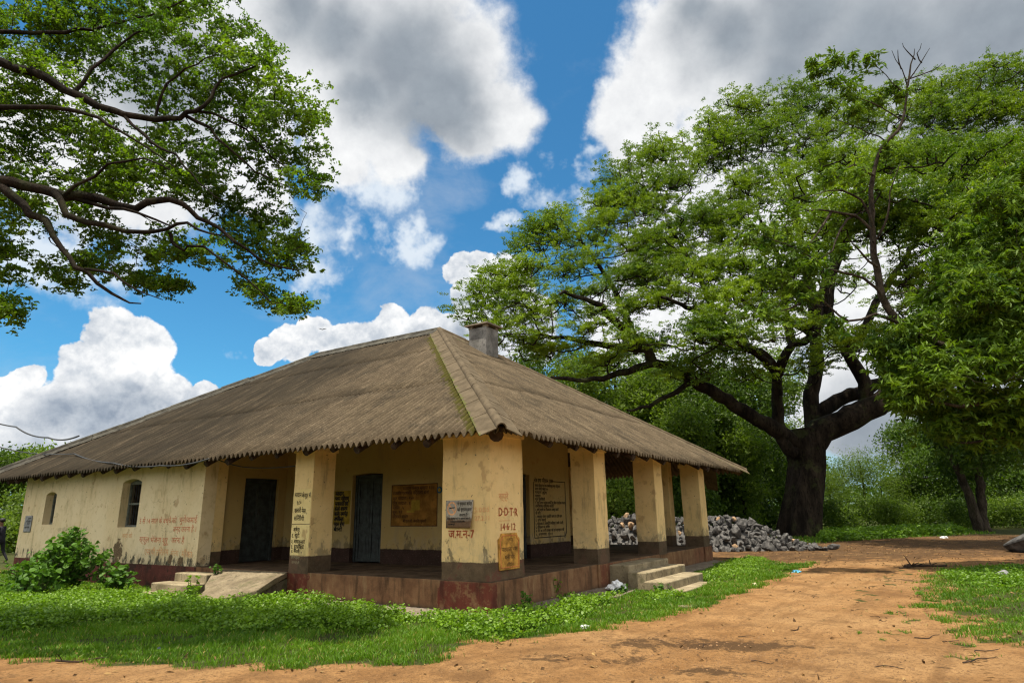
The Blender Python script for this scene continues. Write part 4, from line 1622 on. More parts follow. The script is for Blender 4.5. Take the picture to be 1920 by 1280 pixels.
def spray_leaves(T, subs, n_spray, n_leaf, spread, flat, spray_r, size, aspect, bias, patch=None):
    """subs: (K,3) centres; sprays of little leaves about each"""
    g = T.g
    K = len(subs)
    sp = subs[:, None, :] + g.normal(size=(K, n_spray, 3)) * np.array([spread, spread, spread * flat])
    tone = g.normal(size=(K, 1, 1)) * .16 + g.normal(size=(K, n_spray, 1)) * .10
    sp = sp.reshape(-1, 3)
    ax = unit(g.normal(size=(len(sp), 3)) * np.array([1, 1, .3]))
    u_ = g.uniform(-1, 1, (len(sp), n_leaf, 1))
    sc_ = .55 if size > .1 else 1.6
    tone = tone + (.16 * np.sin(sp[:, 0] * sc_ + 1.7 * np.sin(sp[:, 2] * sc_)) + .12 * np.sin(sp[:, 1] * sc_ * 1.3 + sp[:, 2] * sc_ * 2.1 + 1)).reshape(K, n_spray, 1)
    C = sp[:, None, :] + ax[:, None, :] * u_ * spray_r + g.normal(size=(len(sp), n_leaf, 3)) * np.array([.3, .3, .15]) * spray_r
    tint = np.clip(.45 + tone + g.normal(size=(K, n_spray, n_leaf)) * .10, 0, 1).ravel()
    V, F = leaf_quads(C.reshape(-1, 3), size, aspect, bias, g=g)
    return V, F, tint


def bush_crown(g, ells, n, size, aspect=.55, bias=.5, clump=.35, per=26, hollow=.55):
    """leaf clumps spread through ellipsoids (c, r) -> V,F,tint"""
    cs, tn = [], []
    vol = np.array([e[1][0] * e[1][1] + e[1][0] * e[1][2] for e in ells])
    for e, v in zip(ells, vol / vol.sum()):
        k = max(4, int(n * v / per))
        d = unit(g.normal(size=(k, 3)))
        rad = g.uniform(hollow, 1.04, (k, 1)) ** .6
        c = np.array(e[0]) + d * rad * np.array(e[1])
        cl = clump * g.uniform(.6, 1.4, (k, 1, 1))
        p = c[:, None, :] + g.normal(size=(k, per, 3)) * cl * np.array([1, 1, .6])
        cs.append(p.reshape(-1, 3))
        tn.append((.45 + g.normal(size=(k, 1)) * .2 + g.normal(size=(k, per)) * .1).ravel())
    C = np.concatenate(cs)
    V, F = leaf_quads(C, size, aspect, bias, g=g)
    return V, F, np.clip(np.concatenate(tn), 0, 1)


M_RAINLEAF = leaf_mat('rain_tree_leaf', (0.042, 0.094, 0.005), (0.200, 0.285, 0.009), .32, .5, .3)
M_NEARLEAF = leaf_mat('overhanging_leaf', (0.036, 0.085, 0.007), (0.115, 0.190, 0.011), 0.5, .5, .3)
M_MANGO = leaf_mat('mango_leaf', (0.026, 0.066, 0.006), (0.150, 0.240, 0.014), .32, .55, .2)
M_BGLEAF = leaf_mat('background_leaf', (0.022, 0.054, 0.006), (0.090, 0.150, 0.011), .34, .5, .25)
M_BGBRIGHT = leaf_mat('pale_or_sunlit_leaf', (0.055, 0.100, 0.013), (0.155, 0.230, 0.026), 0.45, .5, .3)  # pale feathery foliage; on some shade trees it paints sunlit leaves
M_GRASS = leaf_mat('grass_blade', (0.042, 0.112, 0.005), (0.140, 0.260, 0.010), .35, .5, .3)
M_COVER = leaf_mat('ground_cover_leaf', (0.050, 0.122, 0.007), (0.17, 0.29, 0.020), .35, .45, .35)
M_SHRUB = leaf_mat('shrub_leaf', (0.024, 0.075, 0.010), (0.095, 0.195, 0.022), .28, .55, .18)
M_BARK = bark_mat('rain_tree_bark', (0.006, 0.0045, 0.0035), (0.034, 0.026, 0.019), .45, 1.6)
M_BARK2 = bark_mat('dark_limb_bark', (0.007, 0.0055, 0.004), (0.026, 0.019, 0.014), .25, 4.0)
M_BARK3 = bark_mat('pale_limb_bark', (0.022, 0.017, 0.012), (0.085, 0.068, 0.052), .2, 5.0)
M_STEM = simple('green_stem', (.07, .10, .03), .7, .2, .3, 20)


def px_path(T, spec, d0, d1=None, **kw):
    """a limb through picture points at a depth that runs from d0 to d1"""
    d1 = d0 if d1 is None else d1
    n = len(spec)
    return [P(x, y, d0 + (d1 - d0) * k / max(1, n - 1)) for k, (x, y) in enumerate(spec)]


# ------------------------------------------------------------------ the great rain tree
def rain_tree():
    T = Tree(11)
    base = P(1503, 1003, 41)
    base.z = GZ
    root = tag(empty('rain_tree', base), 'huge spreading rain tree with dark forked trunk and umbrella crown behind the stone heap', 'tree')
    D = 41
    # trunk: fluted tube
    ctrl = [Vector((base.x - .1, base.y, GZ - .3)), P(1500, 990, D), P(1508, 930, D), P(1514, 870, D), P(1508, 825, D), P(1503, 800, D)]
    rad = [1.42, 1.18, 1.04, 1.02, 1.20, .90]
    pts, rr = [], []
    for i in range(len(ctrl) - 1):
        for k in range(6):
            t = k / 6
            pts.append(ctrl[i].lerp(ctrl[i + 1], t))
            rr.append(rad[i] * (1 - t) + rad[i + 1] * t)
    S = 28
    V, F = tube_np(pts, rr, S)
    ang = np.tile(np.arange(S) / S * 2 * np.pi, len(pts))
    hgt = np.repeat(np.linspace(1, 0, len(pts)), S)
    cen = np.repeat(np.array([tuple(p) for p in pts]), S, axis=0)
    fl = 1 + (.05 + .16 * hgt ** 2) * np.sin(ang * 5 + 1.3) + .05 * np.sin(ang * 9 + hgt * 6) + T.g.normal(size=len(V)) * .012
    V = cen + (V - cen) * fl[:, None]
    mesh_np('trunk', V - np.array(base), F, M_BARK, root, smooth=True)
    T.N = np.array([tuple(p) for p in pts[-8:]])
    T.Rr = np.array(rr[-8:])
    limbs = []

    def lb(spec, d0, d1, r0, r1, sides=10):
        st = []
        T.limb(px_path(T, spec, d0, d1), r0, r1, sides, wob=.05, store=st, step=.5)
        limbs.append(st[0])
    lb([(1500, 850), (1480, 822), (1451, 803), (1408, 780), (1364, 752), (1328, 730), (1266, 695), (1225, 683), (1160, 700), (1100, 712), (1035, 707)], 41, 35, .52, .08, 14)
    lb([(1225, 683), (1215, 656), (1187, 628), (1140, 590), (1114, 566), (1047, 549)], 37, 34, .34, .08)
    lb([(1215, 656), (1120, 645), (1060, 632), (1000, 625)], 37, 35, .26, .06)
    lb([(1187, 628), (1150, 540), (1110, 480), (1080, 440)], 37, 38, .22, .06)
    lb([(1490, 850), (1466, 822), (1457, 770), (1456, 720), (1464, 682), (1487, 647), (1526, 628), (1545, 590), (1548, 545), (1540, 500)], 40.4, 38, .42, .14, 12)
    lb([(1459, 700), (1433, 668), (1393, 647), (1345, 600), (1310, 585), (1277, 572), (1238, 555)], 40, 32, .36, .08)
    lb([(1433, 668), (1440, 684), (1400, 650), (1350, 630), (1300, 607)], 39.5, 34, .26, .07)
    lb([(1487, 647), (1475, 600), (1470, 540), (1455, 470), (1420, 400)], 39.8, 41, .3, .08)
    lb([(1345, 600), (1320, 540), (1290, 480), (1250, 420)], 36, 37, .22, .06)
    lb([(1526, 842), (1524, 787), (1522, 737), (1530, 690), (1528, 620), (1520, 540), (1500, 440), (1480, 330), (1470, 260)], 41.4, 43, .55, .08, 12)
    lb([(1518, 840), (1540, 810), (1580, 790), (1623, 770), (1660, 748), (1700, 720), (1780, 690), (1900, 640), (2050, 560)], 40.8, 39, .84, .26, 14)
    lb([(1530, 790), (1548, 765), (1584, 744), (1620, 733), (1700, 690), (1800, 600), (1850, 480)], 41.5, 43, .5, .12)
    lb([(1630, 762), (1625, 735), (1612, 700), (1588, 657), (1570, 629), (1555, 590), (1560, 520), (1590, 430), (1620, 330)], 40.3, 40, .45, .1)
    lb([(1588, 657), (1616, 629), (1627, 600), (1660, 540), (1720, 450), (1780, 360)], 40.2, 41, .3, .08)
    lb([(1526, 628), (1490, 610), (1440, 590), (1390, 560)], 39, 34, .25, .07)
    lb([(1900, 640), (1950, 520), (1980, 380), (1990, 260)], 39.5, 41, .4, .1)
    lb([(1528, 620), (1560, 480), (1640, 300), (1700, 220)], 42, 45, .3, .08)
    lb([(1300, 715), (1230, 755), (1180, 770)], 38, 35, .2, .06)
    V = np.concatenate([v for v, f in limbs])
    off, FF = 0, []
    for v, f in limbs:
        FF.append(f + off)
        off += len(v)
    mesh_np('limbs', V - np.array(base), np.concatenate(FF), M_BARK, root, smooth=True)
    # crown pads, given in a 1902-wide enlargement of the picture's right half
    pads = [(60, 885, 62), (125, 805, 72), (225, 790, 88), (300, 645, 85), (375, 690, 80), (325, 625, 60), (445, 760, 80), (205, 895, 80), (300, 925, 85), (400, 870, 70), (180, 1010, 60), (285, 1060, 55), (100, 950, 55), (240, 715, 60), (150, 870, 60),
            (560, 465, 72), (640, 425, 85), (545, 560, 80), (700, 515, 95), (640, 600, 90), (500, 640, 70), (780, 440, 80), (720, 385, 70), (480, 560, 50), (590, 520, 60),
            (850, 318, 70), (940, 268, 85), (1030, 255, 75), (900, 395, 100), (1000, 370, 105), (1130, 215, 75), (1215, 255, 85), (1100, 330, 90), (870, 350, 50), (985, 290, 60),
            (600, 715, 90), (700, 690, 100), (800, 645, 100), (900, 620, 80), (560, 825, 90), (680, 800, 100), (800, 775, 90), (600, 920, 85), (720, 875, 80), (640, 760, 60), (750, 720, 60),
            (950, 540, 80), (1050, 480, 90), (1200, 375, 90), (1310, 300, 95), (1420, 250, 90), (1600, 205, 85), (1700, 185, 95), (1800, 160, 105), (1880, 135, 80), (1550, 260, 85), (1650, 300, 100), (1780, 280, 105), (1880, 255, 90),
            (1500, 400, 80), (1600, 420, 90), (1720, 415, 100), (1850, 395, 90), (1550, 520, 90), (1650, 545, 90), (1500, 620, 65), (1750, 555, 90), (1400, 420, 75), (1320, 450, 75),
            (900, 890, 75), (1000, 845, 85), (1100, 855, 75), (960, 755, 80), (1050, 675, 75), (1180, 720, 80), (850, 1030, 85), (1000, 1115, 65), (1180, 1110, 70), (1240, 1045, 60), (790, 1120, 85), (660, 1050, 60), (560, 1010, 55), (470, 970, 60),
            (1320, 620, 60), (1400, 1000, 60), (480, 1110, 60), (380, 1040, 55), (920, 1060, 70), (1090, 1010, 55),
            (2000, 250, 110), (2050, 400, 120), (1990, 560, 110), (2080, 700, 110)]
    subs, dens = [], []
    extra = []
    for q in pads:
        near = sorted(pads, key=lambda w: (w[0] - q[0]) ** 2 + (w[1] - q[1]) ** 2)[1:4]
        w = near[int(T.g.integers(0, 3))]
        if T.g.uniform() < .75:
            extra.append(((q[0] + w[0]) / 2 + T.g.uniform(-20, 20), (q[1] + w[1]) / 2 + T.g.uniform(-10, 30), (q[2] + w[2]) * .27))
    for _ in range(36):
        extra.append((T.g.uniform(800, 1330), T.g.uniform(470, 1010), T.g.uniform(24, 42)))
    for (cx_, cy_, r) in pads + extra:
        px, py = 850 + cx_ / 1.778, 60 + cy_ / 1.778
        pr = r / 1.778
        # the crown's skyline lies over the trunk, lower tiers reach towards the viewer
        sky_y = float(np.interp(px, [860, 960, 1100, 1250, 1420, 1560, 1700, 1920], [545, 400, 330, 245, 185, 165, 150, 120]))
        f = min(1.0, max(0.0, (py - sky_y) / 430))
        side = min(1.0, abs(px - 1500) / 600)
        dep = 44 - 12.5 * f - 6.0 * side * (1 - f)
        if py > 640:
            dep = 38 + T.g.uniform(-3, 2)
        c = P(px, py, dep)
        rx = pr / FPX * dep * 1.08
        k = max(9, int(10.5 * rx * rx))
        vz = T.g.uniform(.30, .60)
        ox, oy = c.x - base.x, c.y - base.y
        on = math.hypot(ox, oy) + 1e-6
        til = min(.55, .03 * on) * T.g.uniform(.6, 1.3)
        for _ in range(k):
            a, q = T.g.uniform(0, 2 * np.pi), math.sqrt(T.g.uniform(0, 1))
            ex, ey = rx * q * math.cos(a), 1.15 * rx * q * math.sin(a)
            subs.append((c.x + ex, c.y + ey, c.z + rx * (vz * (1 - q * q) - .20) - til * (ex * ox + ey * oy) / on + T.g.normal() * (.13 if on > 10 else .26) * rx, 0))
    # lower front boughs on the right, added to shade the clearing
    for (px, py, dep, rx) in ((1580, 420, 28, 2.0), (1650, 400, 26, 2.2), (1560, 330, 30, 2.2), (1690, 330, 26, 2.2), (1720, 430, 27, 2.2), (1800, 440, 25, 2.4), (1880, 430, 24, 2.4), (1970, 430, 24, 2.6), (1760, 540, 27, 2.2), (1850, 540, 25, 2.4), (1950, 540, 25, 2.6), (2060, 500, 26, 3), (1710, 640, 30, 2.2), (1800, 640, 29, 2.4), (1900, 640, 29, 2.6), (2000, 640, 28, 2.8), (2080, 360, 30, 3), (1850, 320, 30, 2.6), (1950, 330, 28, 2.8)):
        c = P(px, py, dep)
        for _ in range(int(11 * rx * rx)):
            a, q = T.g.uniform(0, 2 * np.pi), math.sqrt(T.g.uniform(0, 1))
            subs.append((c.x + rx * q * math.cos(a), c.y + rx * q * math.sin(a), c.z + rx * .4 * (1 - q * q) + T.g.normal() * .25, 0))
    # tiers behind the skyline so the crown is a whole umbrella
    for _ in range(150):
        a, q = T.g.uniform(0, np.pi), math.sqrt(T.g.uniform(0, 1))
        subs.append((base.x + 20 * q * math.cos(a), base.y + 3 + 15 * q * math.sin(a), 25 - 11 * q * q + T.g.normal() * .6, 1))
    subs = np.array(subs)
    order = np.argsort(np.linalg.norm(subs[:, :3] - T.N[0], axis=1))
    S3 = subs[order][:, :3]
    for k, t in enumerate(S3):
        if k % 4:
            T.grow(t - np.array([0, 0, .30]), tip=.036, lift=.10, sides=5, curl=.10, kmax=.5, rk=.018)
    T.branches('branches', M_BARK, root)
    V, F, tint = spray_leaves(T, S3, 6, 32, .55, .28, .26, .130, .46, 1.0)
    print('rain tree leaves', len(F), len(S3))
    mesh_np('crown', V - np.array(base), F, M_RAINLEAF, root, tint=tint)
    return root


def overhanging_tree():
    T = Tree(5)
    KD = .80          # nearer than the bough depths written below
    P = lambda x, y, d: P_(x, y, d * KD)
    base = Vector((-10.2, 7.6, GZ))
    root = tag(empty('overhanging_tree', base), 'overhanging tree whose dark limbs and boughs hang above the left half of the house', 'tree')
    st = []

    def lb(spec, d0, d1, r0, r1, sides=8, wob=.02):
        T.limb(px_path(T, spec, d0 * KD, d1 * KD), r0 * .52, r1 * .6, sides, wob=wob, step=.2)
    # trunk out of frame
    T.limb([base - Vector((0, 0, .3)), base + Vector((.1, 0, 2.0)), base + Vector((.4, .3, 4.2)), base + Vector((1.0, .5, 6.0)), base + Vector((1.1, 1.0, 7.6)), base + Vector((.8, 1.4, 9.4))], .55, .07, 16, step=.4)
    t0 = base + Vector((.7, .4, 5.0))
    t1 = base + Vector((1.0, .5, 6.0))
    T.limb([t1, P(-220, 40, 10), P(-80, 90, 10), P(0, 116, 10)], 0.150, 0.070, 10)
    lb([(0, 116), (63, 136), (121, 165), (184, 199), (232, 216), (291, 223), (339, 218), (368, 208), (397, 184), (407, 155), (441, 140), (480, 128)], 10, 10.6, .135, .02)
    lb([(291, 223), (299, 174), (329, 145), (368, 126), (400, 100)], 10.3, 10.0, .045, .01)
    lb([(346, 216), (397, 242), (426, 276), (460, 310), (504, 334), (548, 352)], 10.4, 10.8, .055, .01)
    lb([(368, 208), (436, 228), (484, 271), (533, 305), (585, 345)], 10.4, 11.2, .04, .01)
    lb([(232, 216), (271, 252), (296, 279), (329, 291), (358, 329), (388, 354), (415, 375)], 10.2, 9.8, .05, .01)
    T.limb([t0, P(-200, 210, 9.4), P(-80, 205, 9.4), P(0, 201, 9.4)], 0.110, 0.044, 8)
    lb([(0, 201), (63, 199), (136, 208), (189, 223), (223, 247), (276, 279), (330, 310)], 9.4, 9.2, .075, .012)
    T.limb([t0, P(-220, 330, 9.8), P(-90, 335, 9.8), P(0, 339, 9.8)], 0.150, 0.078, 10)
    lb([(0, 339), (48, 346), (121, 368), (184, 373), (252, 388), (296, 373), (339, 380), (368, 407), (412, 431), (460, 465), (514, 499), (557, 509)], 9.8, 10.8, .15, .014)
    lb([(0, 348), (58, 402), (87, 417), (116, 465), (141, 499), (179, 528), (233, 562), (264, 570)], 9.8, 9.4, .12, .014)
    lb([(160, 504), (208, 514), (252, 543), (305, 561)], 9.5, 9.2, .04, .008)
    lb([(100, 362), (121, 378), (145, 412), (194, 421), (271, 433), (315, 426), (349, 421), (397, 441), (440, 452)], 9.8, 9.6, .10, .012)
    lb([(140, 372), (200, 392), (260, 404), (310, 418)], 10, 10.2, .06, .02)
    lb([(318, 436), (322, 455), (340, 467), (378, 460), (436, 504), (484, 543), (514, 567), (540, 572)], 9.7, 9.9, .045, .008)
    lb([(0, 60), (120, 60), (200, 50), (300, 20), (380, -20)], 10.6, 11, .07, .012)
    lb([(140, 172), (200, 110), (250, 60), (330, 40)], 10.2, 10.8, .06, .012)
    lb([(120, 366), (200, 310), (270, 300), (320, 320)], 9.9, 9.4, .05, .012)
    # bare twigs
    for spec in ([(557, 450), (563, 425), (575, 400)], [(548, 470), (570, 455), (582, 445)], [(210, 514), (205, 480), (220, 465)], [(255, 500), (258, 480), (262, 470)], [(546, 500), (575, 488), (582, 470)], [(404, 352), (425, 345), (440, 335)]):
        lb(spec, 10, 10, .010, .004, 4, .01)
        T.grow(np.array(P(spec[-1][0] - 12, spec[-1][1] - 8, 10)), tip=.003)
    pads = [(60, 30, 90), (170, 40, 90), (280, 30, 80), (340, 20, 45), (60, 120, 70), (160, 110, 75), (250, 100, 80), (330, 75, 55), (400, 90, 55), (430, 60, 35), (470, 55, 28), (440, 120, 60), (490, 120, 50), (400, 170, 60), (480, 180, 65), (540, 170, 50), (560, 225, 42), (500, 240, 60), (430, 230, 50),
            (585, 215, 24), (580, 275, 30), (540, 295, 45), (590, 335, 20), (470, 300, 40), (560, 340, 28), (500, 345, 22), (350, 170, 50), (290, 180, 55), (360, 260, 50), (310, 250, 45), (420, 285, 30),
            (40, 245, 80), (130, 250, 75), (210, 270, 65), (60, 320, 70), (150, 325, 70), (235, 310, 60), (290, 310, 50), (350, 320, 45), (330, 350, 45), (270, 345, 45), (190, 350, 45), (380, 350, 28), (395, 325, 24),
            (30, 395, 45), (70, 405, 35), (160, 390, 40), (220, 365, 40), (180, 445, 38), (220, 455, 26), (310, 450, 28), (330, 480, 32), (380, 480, 38), (410, 375, 32), (445, 390, 32), (430, 425, 35), (480, 415, 35), (520, 420, 30), (470, 450, 35), (530, 450, 30), (555, 470, 20), (500, 480, 30),
            (540, 505, 22), (460, 520, 28), (490, 545, 24), (530, 570, 18), (550, 572, 12), (105, 505, 24), (120, 525, 18), (155, 490, 26), (190, 490, 20), (275, 530, 22), (300, 525, 28), (320, 540, 18), (245, 515, 16), (290, 478, 14),
            (5, 450, 20), (5, 470, 16), (8, 520, 24), (15, 560, 26), (20, 590, 18), (5, 580, 24), (30, 360, 45),
            (20, 180, 70), (100, 180, 60), (30, 60, 60), (110, 60, 60), (200, 20, 60), (-60, 60, 90), (-80, 200, 90), (-80, 330, 90), (100, -60, 100), (260, -60, 90), (-60, 450, 60), (400, -40, 50), (380, 10, 22)]
    subs = []
    for (px, py, r) in pads:
        d = T.g.uniform(10.5, 12.6)
        c = P(px, py, d)
        rx = r / FPX * d * KD
        k = max(6, int(48 * rx * rx + 4))
        for _ in range(k):
            o = T.g.normal(size=3) * .48 * rx
            subs.append((c.x + o[0], c.y + o[1] * 1.3, c.z + o[2] * .8))
    for _ in range(26):      # the head of the tree over its own trunk, left of the picture
        c = base + Vector((T.g.uniform(-1.9, 1.5), T.g.uniform(-1.2, 2.4), T.g.uniform(7.0, 10.4)))
        for _k in range(16):
            o = T.g.normal(size=3) * .45
            subs.append((c.x + o[0], c.y + o[1], c.z + o[2] * .7))
    subs = np.array(subs)
    order = np.argsort(np.linalg.norm(subs - np.array(P(0, 250, 10)), axis=1))
    for t in subs[order]:
        T.grow(t, tip=.005, lift=.05, sides=4, curl=.10, kmax=.5, rk=.012)
    V, F, tint = spray_leaves(T, subs, 7, 16, .125, .55, .09, .064, .5, .7)
    T.branches('trunk', M_BARK2, root)
    mesh_np('crown', V - np.array(base), F, M_NEARLEAF, root, tint=tint)
    return root


def rosettes(g, tips, per, size, aspect=.27, droop=.35):
    K = len(tips)
    a = g.uniform(0, 2 * np.pi, (K, per))
    d = np.stack([np.cos(a), np.sin(a), g.normal(size=(K, per)) * .45 - .15], -1)
    d = unit(d)
    C = tips[:, None, :] + d * size * .52
    tint = np.clip(.42 + g.normal(size=(K, 1)) * .2 + g.normal(size=(K, per)) * .08, 0, 1)
    V, F = leaf_quads(C.reshape(-1, 3), size, aspect, 1.0, droop, d.reshape(-1, 3), .2, g)
    return V, F, tint.ravel()


def mango_tree():
    T = Tree(23)
    base = Vector((19.5, 18.0, GZ))
    root = tag(empty('mango_tree', base), 'mango tree leafy below, with a half bare stem of dead twigs rising on top', 'tree')
    T.limb([base - Vector((0, 0, .3)), base + Vector((-.2, 0, 1.5)), base + Vector((-.6, 0, 3.2)), base + Vector((-1.0, 0, 4.6))], .48, .36, 14)
    c = base + Vector((-1.0, 0, 4.6))

    def lb(spec, d0, d1, r0, r1, sides=8, wob=.02, start=None):
        q = px_path(T, spec, d0, d1)
        if start is not None:
            q = [start] + q
        T.limb(q, r0, r1, sides, wob=wob, step=.3)
    lb([(2020, 660), (1900, 655), (1790, 650), (1725, 632), (1685, 605), (1655, 555), (1645, 500), (1637, 454), (1634, 400), (1634, 360), (1640, 320), (1652, 279), (1682, 246), (1697, 205), (1702, 161)], 18, 17.2, .21, .030, 10, start=c)
    lb([(1702, 161), (1710, 120), (1716, 90)], 17.2, 17.1, .035, .008, 6)
    for spec in ([(1702, 165), (1690, 130), (1672, 95)], [(1704, 150), (1728, 118), (1742, 90)], [(1698, 180), (1660, 140), (1640, 120)], [(1716, 112), (1700, 95), (1694, 82)], [(1690, 225), (1650, 200), (1600, 175), (1560, 140)], [(1660, 265), (1610, 240), (1570, 225), (1540, 190)],
                 [(1690, 130), (1684, 108), (1686, 92)], [(1728, 118), (1722, 100), (1726, 84)], [(1700, 150), (1755, 130), (1762, 118)],
                 [(1640, 330), (1600, 310), (1570, 330)], [(1637, 425), (1615, 375), (1581, 358), (1547, 358), (1510, 372)], [(1632, 430), (1604, 403), (1559, 397), (1514, 392), (1470, 380), (1440, 400)], [(1637, 454), (1660, 420), (1670, 360), (1690, 300)], [(1645, 500), (1610, 470), (1590, 440)],
                 [(1655, 555), (1618, 520), (1560, 505), (1500, 470), (1450, 450), (1400, 430)], [(1685, 605), (1640, 590), (1590, 600), (1540, 560), (1490, 520), (1450, 500)], [(1559, 397), (1530, 440), (1500, 480)], [(1540, 560), (1500, 570), (1450, 590), (1410, 600)], [(1604, 403), (1575, 430), (1560, 470), (1530, 490)]):
        r = .022 if spec[0][1] < 300 else .045
        lb(spec, 17.4, 16.8, r, .006, 6)
    lb([(1980, 560), (1930, 470), (1880, 400), (1850, 360)], 18, 18, .2, .03, start=c)
    lb([(1980, 700), (1900, 740), (1820, 760), (1740, 750)], 18, 17, .2, .03, start=c)
    lb([(1960, 780), (1880, 820), (1800, 830)], 18, 18.5, .15, .03, start=c)
    for _ in range(60):     # bare twig tangle of the dying top
        p = T.N[T.g.integers(0, len(T.N))]
        q = p + T.g.normal(size=3) * np.array([.6, .6, .5]) + np.array([-.1, 0, .35])
        if p[0] < 14.5 and 6 < p[2] < 12.6:
            T.grow(q, tip=.006, curl=.15, sides=4)
    leafy = [(1905, 400, 50), (1850, 460, 55), (1890, 520, 65), (1820, 540, 50), (1770, 500, 32), (1850, 610, 70), (1780, 620, 60), (1720, 610, 45), (1690, 660, 45), (1650, 650, 24), (1900, 680, 70), (1830, 700, 65), (1760, 690, 60), (1700, 710, 45),
             (1890, 780, 60), (1810, 780, 60), (1740, 760, 50), (1690, 745, 30), (1910, 330, 40), (1860, 370, 40), (1800, 440, 35), (1740, 560, 28), (1910, 600, 60), (1960, 450, 90), (1980, 620, 90), (1980, 780, 90), (1850, 560, 40), (1675, 720, 20), (1660, 690, 18), (1700, 745, 24), (1780, 800, 24)]
    sparse = [(1560, 112, 24), (1535, 135, 20), (1600, 120, 26), (1640, 112, 22), (1590, 165, 30), (1560, 155, 22), (1670, 165, 18), (1640, 190, 22), (1550, 205, 14), (1600, 215, 16), (1690, 180, 14), (1525, 120, 12),
              (1480, 395, 30), (1450, 460, 36), (1500, 470, 34), (1530, 510, 30), (1420, 430, 26), (1480, 530, 34), (1440, 585, 26), (1560, 330, 24), (1610, 325, 24), (1660, 290, 18), (1560, 610, 26), (1400, 590, 20), (1520, 560, 22), (1400, 450, 18), (1580, 470, 16), (1470, 500, 26), (1510, 545, 26), (1440, 520, 24)]
    tips = []
    for L_, kf, lo in ((leafy, 62, 26), (sparse, 24, 8)):
        for (px, py, r) in L_:
            d = T.g.uniform(16.4, 19.0) if L_ is leafy else T.g.uniform(16.6, 17.6)
            c = P(px, py, d)
            rx = r / FPX * d
            k = int(kf * rx * rx / .35) + lo
            for _ in range(k):
                o = T.g.normal(size=3) * .52 * rx
                tips.append((c.x + o[0], c.y + o[1], c.z + o[2] * .9))
    tips = np.array(tips)
    order = np.argsort(np.linalg.norm(tips - np.array(P(1700, 620, 17.5)), axis=1))
    for k, t in enumerate(tips[order]):
        if k % 4 == 0:
            T.grow(t - np.array([0, 0, .05]), tip=.006, lift=.08, sides=4, curl=.12, rk=.012)
    T.branches('trunk', M_BARK3, root)
    V, F, tint = rosettes(T.g, tips, 9, .23, .30)
    mesh_np('crown', V - np.array(base), F, M_MANGO, root, tint=tint)
    return root


rain_tree()
overhanging_tree()
mango_tree()


# ------------------------------------------------------------------ trees and bushes behind
def backtree(name, label, cat, px, py_top, depth, width_px, n, leaf=.30, m_=None, trunk=True, group=None, lobes=7, seed=1, base_y=None, skirt=.25, aspect=.5, forks=None, clump=.45, trunk_r=None, bark=None):
    g = np.random.default_rng(seed)
    b = P(px, 1000, depth)
    b.z = GZ if base_y is None else base_y
    top = P(px, py_top, depth).z
    h = top - b.z
    w = width_px / FPX * depth
    root = tag(empty(name, b), label, cat, group)
    ells = []
    for k in range(lobes):
        a, q = g.uniform(0, 2 * np.pi), g.uniform(.2, .75)
        z = b.z + h * g.uniform(skirt + .12, .84)
        s = (1 - .45 * abs((z - b.z) / h - .5) * 2)
        r = w * g.uniform(.36, .52)
        ells.append(((b.x + w * q * s * math.cos(a), b.y + w * q * s * math.sin(a), z), (r, r, min(r * .75, h * .28))))
    ells.append(((b.x, b.y, b.z + h * .80), (w * .5, w * .5, h * .20)))
    V, F, t = bush_crown(g, ells, n, leaf, aspect, .5, clump)
    V[:, 2] = np.maximum(V[:, 2], GZ + .02)
    if trunk:
        T = Tree(seed + 50)
        r = trunk_r or max(.06, h * .022)
        for a in (forks or [0.0]):
            T.limb([b - Vector((0, 0, .2)) + Vector((a * .25, 0, 0)), b + Vector((a * .5, 0, h * .25)), b + Vector((a * 1.3, 0, h * .6)), b + Vector((a * 1.6, 0, h * .85))], r, r * .3, 9, wob=.04)
        for e in ells:
            T.grow(np.array(e[0]), tip=.03, sides=5)
            for _ in range(5):
                T.grow(np.array(e[0]) + g.normal(size=3) * np.array(e[1]) * .5, tip=.015, sides=4)
        T.branches('trunk', bark or M_BARK2, root)
    if not trunk:
        bpy.data.objects.remove(root)
        return tag(mesh_np(name, V, F, m_ or M_BGLEAF, None, tint=t, origin=tuple(b)), label, cat, group)
    mesh_np('crown', V - np.array(b), F, m_ or M_BGLEAF, root, tint=t)
    return root


backtree('shade_tree', 'dark tall tree behind the wide right roof slope', 'tree', 1170, 650, 58, 120, 20000, .34, lobes=10, seed=61, skirt=.0)
backtree('shade_tree', 'dark tall tree filling the space under the left limbs of the great tree', 'tree', 1330, 650, 60, 120, 20000, .34, lobes=10, seed=62, skirt=.0)
backtree('shade_tree', 'dark tree just behind the great trunk', 'tree', 1440, 700, 58, 90, 15000, .34, lobes=9, seed=63, skirt=.0)
for k, (px, top, dep, w, br, lb_) in enumerate((
        (1080, 640, 62, 90, 0, 'tall tree behind the roof left of the long limb'), (1235, 630, 62, 95, 1, 'tall lighter tree in the gap under the long left limb'), (1390, 625, 60, 85, 0, 'tall tree rising behind the fork of the great tree'),
        (1480, 640, 64, 75, 1, 'tall lighter tree between the stems of the great tree'), (1290, 760, 46, 75, 1, 'mid green tree in front of the dark ones under the long limb'), (1400, 800, 47, 60, 1, 'mid green tree left of the great trunk and nearer than the dark ones'))):
    backtree('shade_tree', lb_, 'tree', px, top, dep, w, 15000, .27, M_BGBRIGHT if br else M_BGLEAF, lobes=11, seed=120 + k, skirt=.0)
GB = 'dense trees behind the house'
backtree('shade_tree', 'dark leafy tree topping the roof just right of the chimney', 'tree', 1000, 640, 52, 75, 14000, .30, lobes=8, seed=31)
backtree('shade_tree', 'light green leafy tree above the middle of the right roof slope', 'tree', 1110, 660, 50, 95, 18000, .26, M_BGBRIGHT, lobes=8, seed=32)
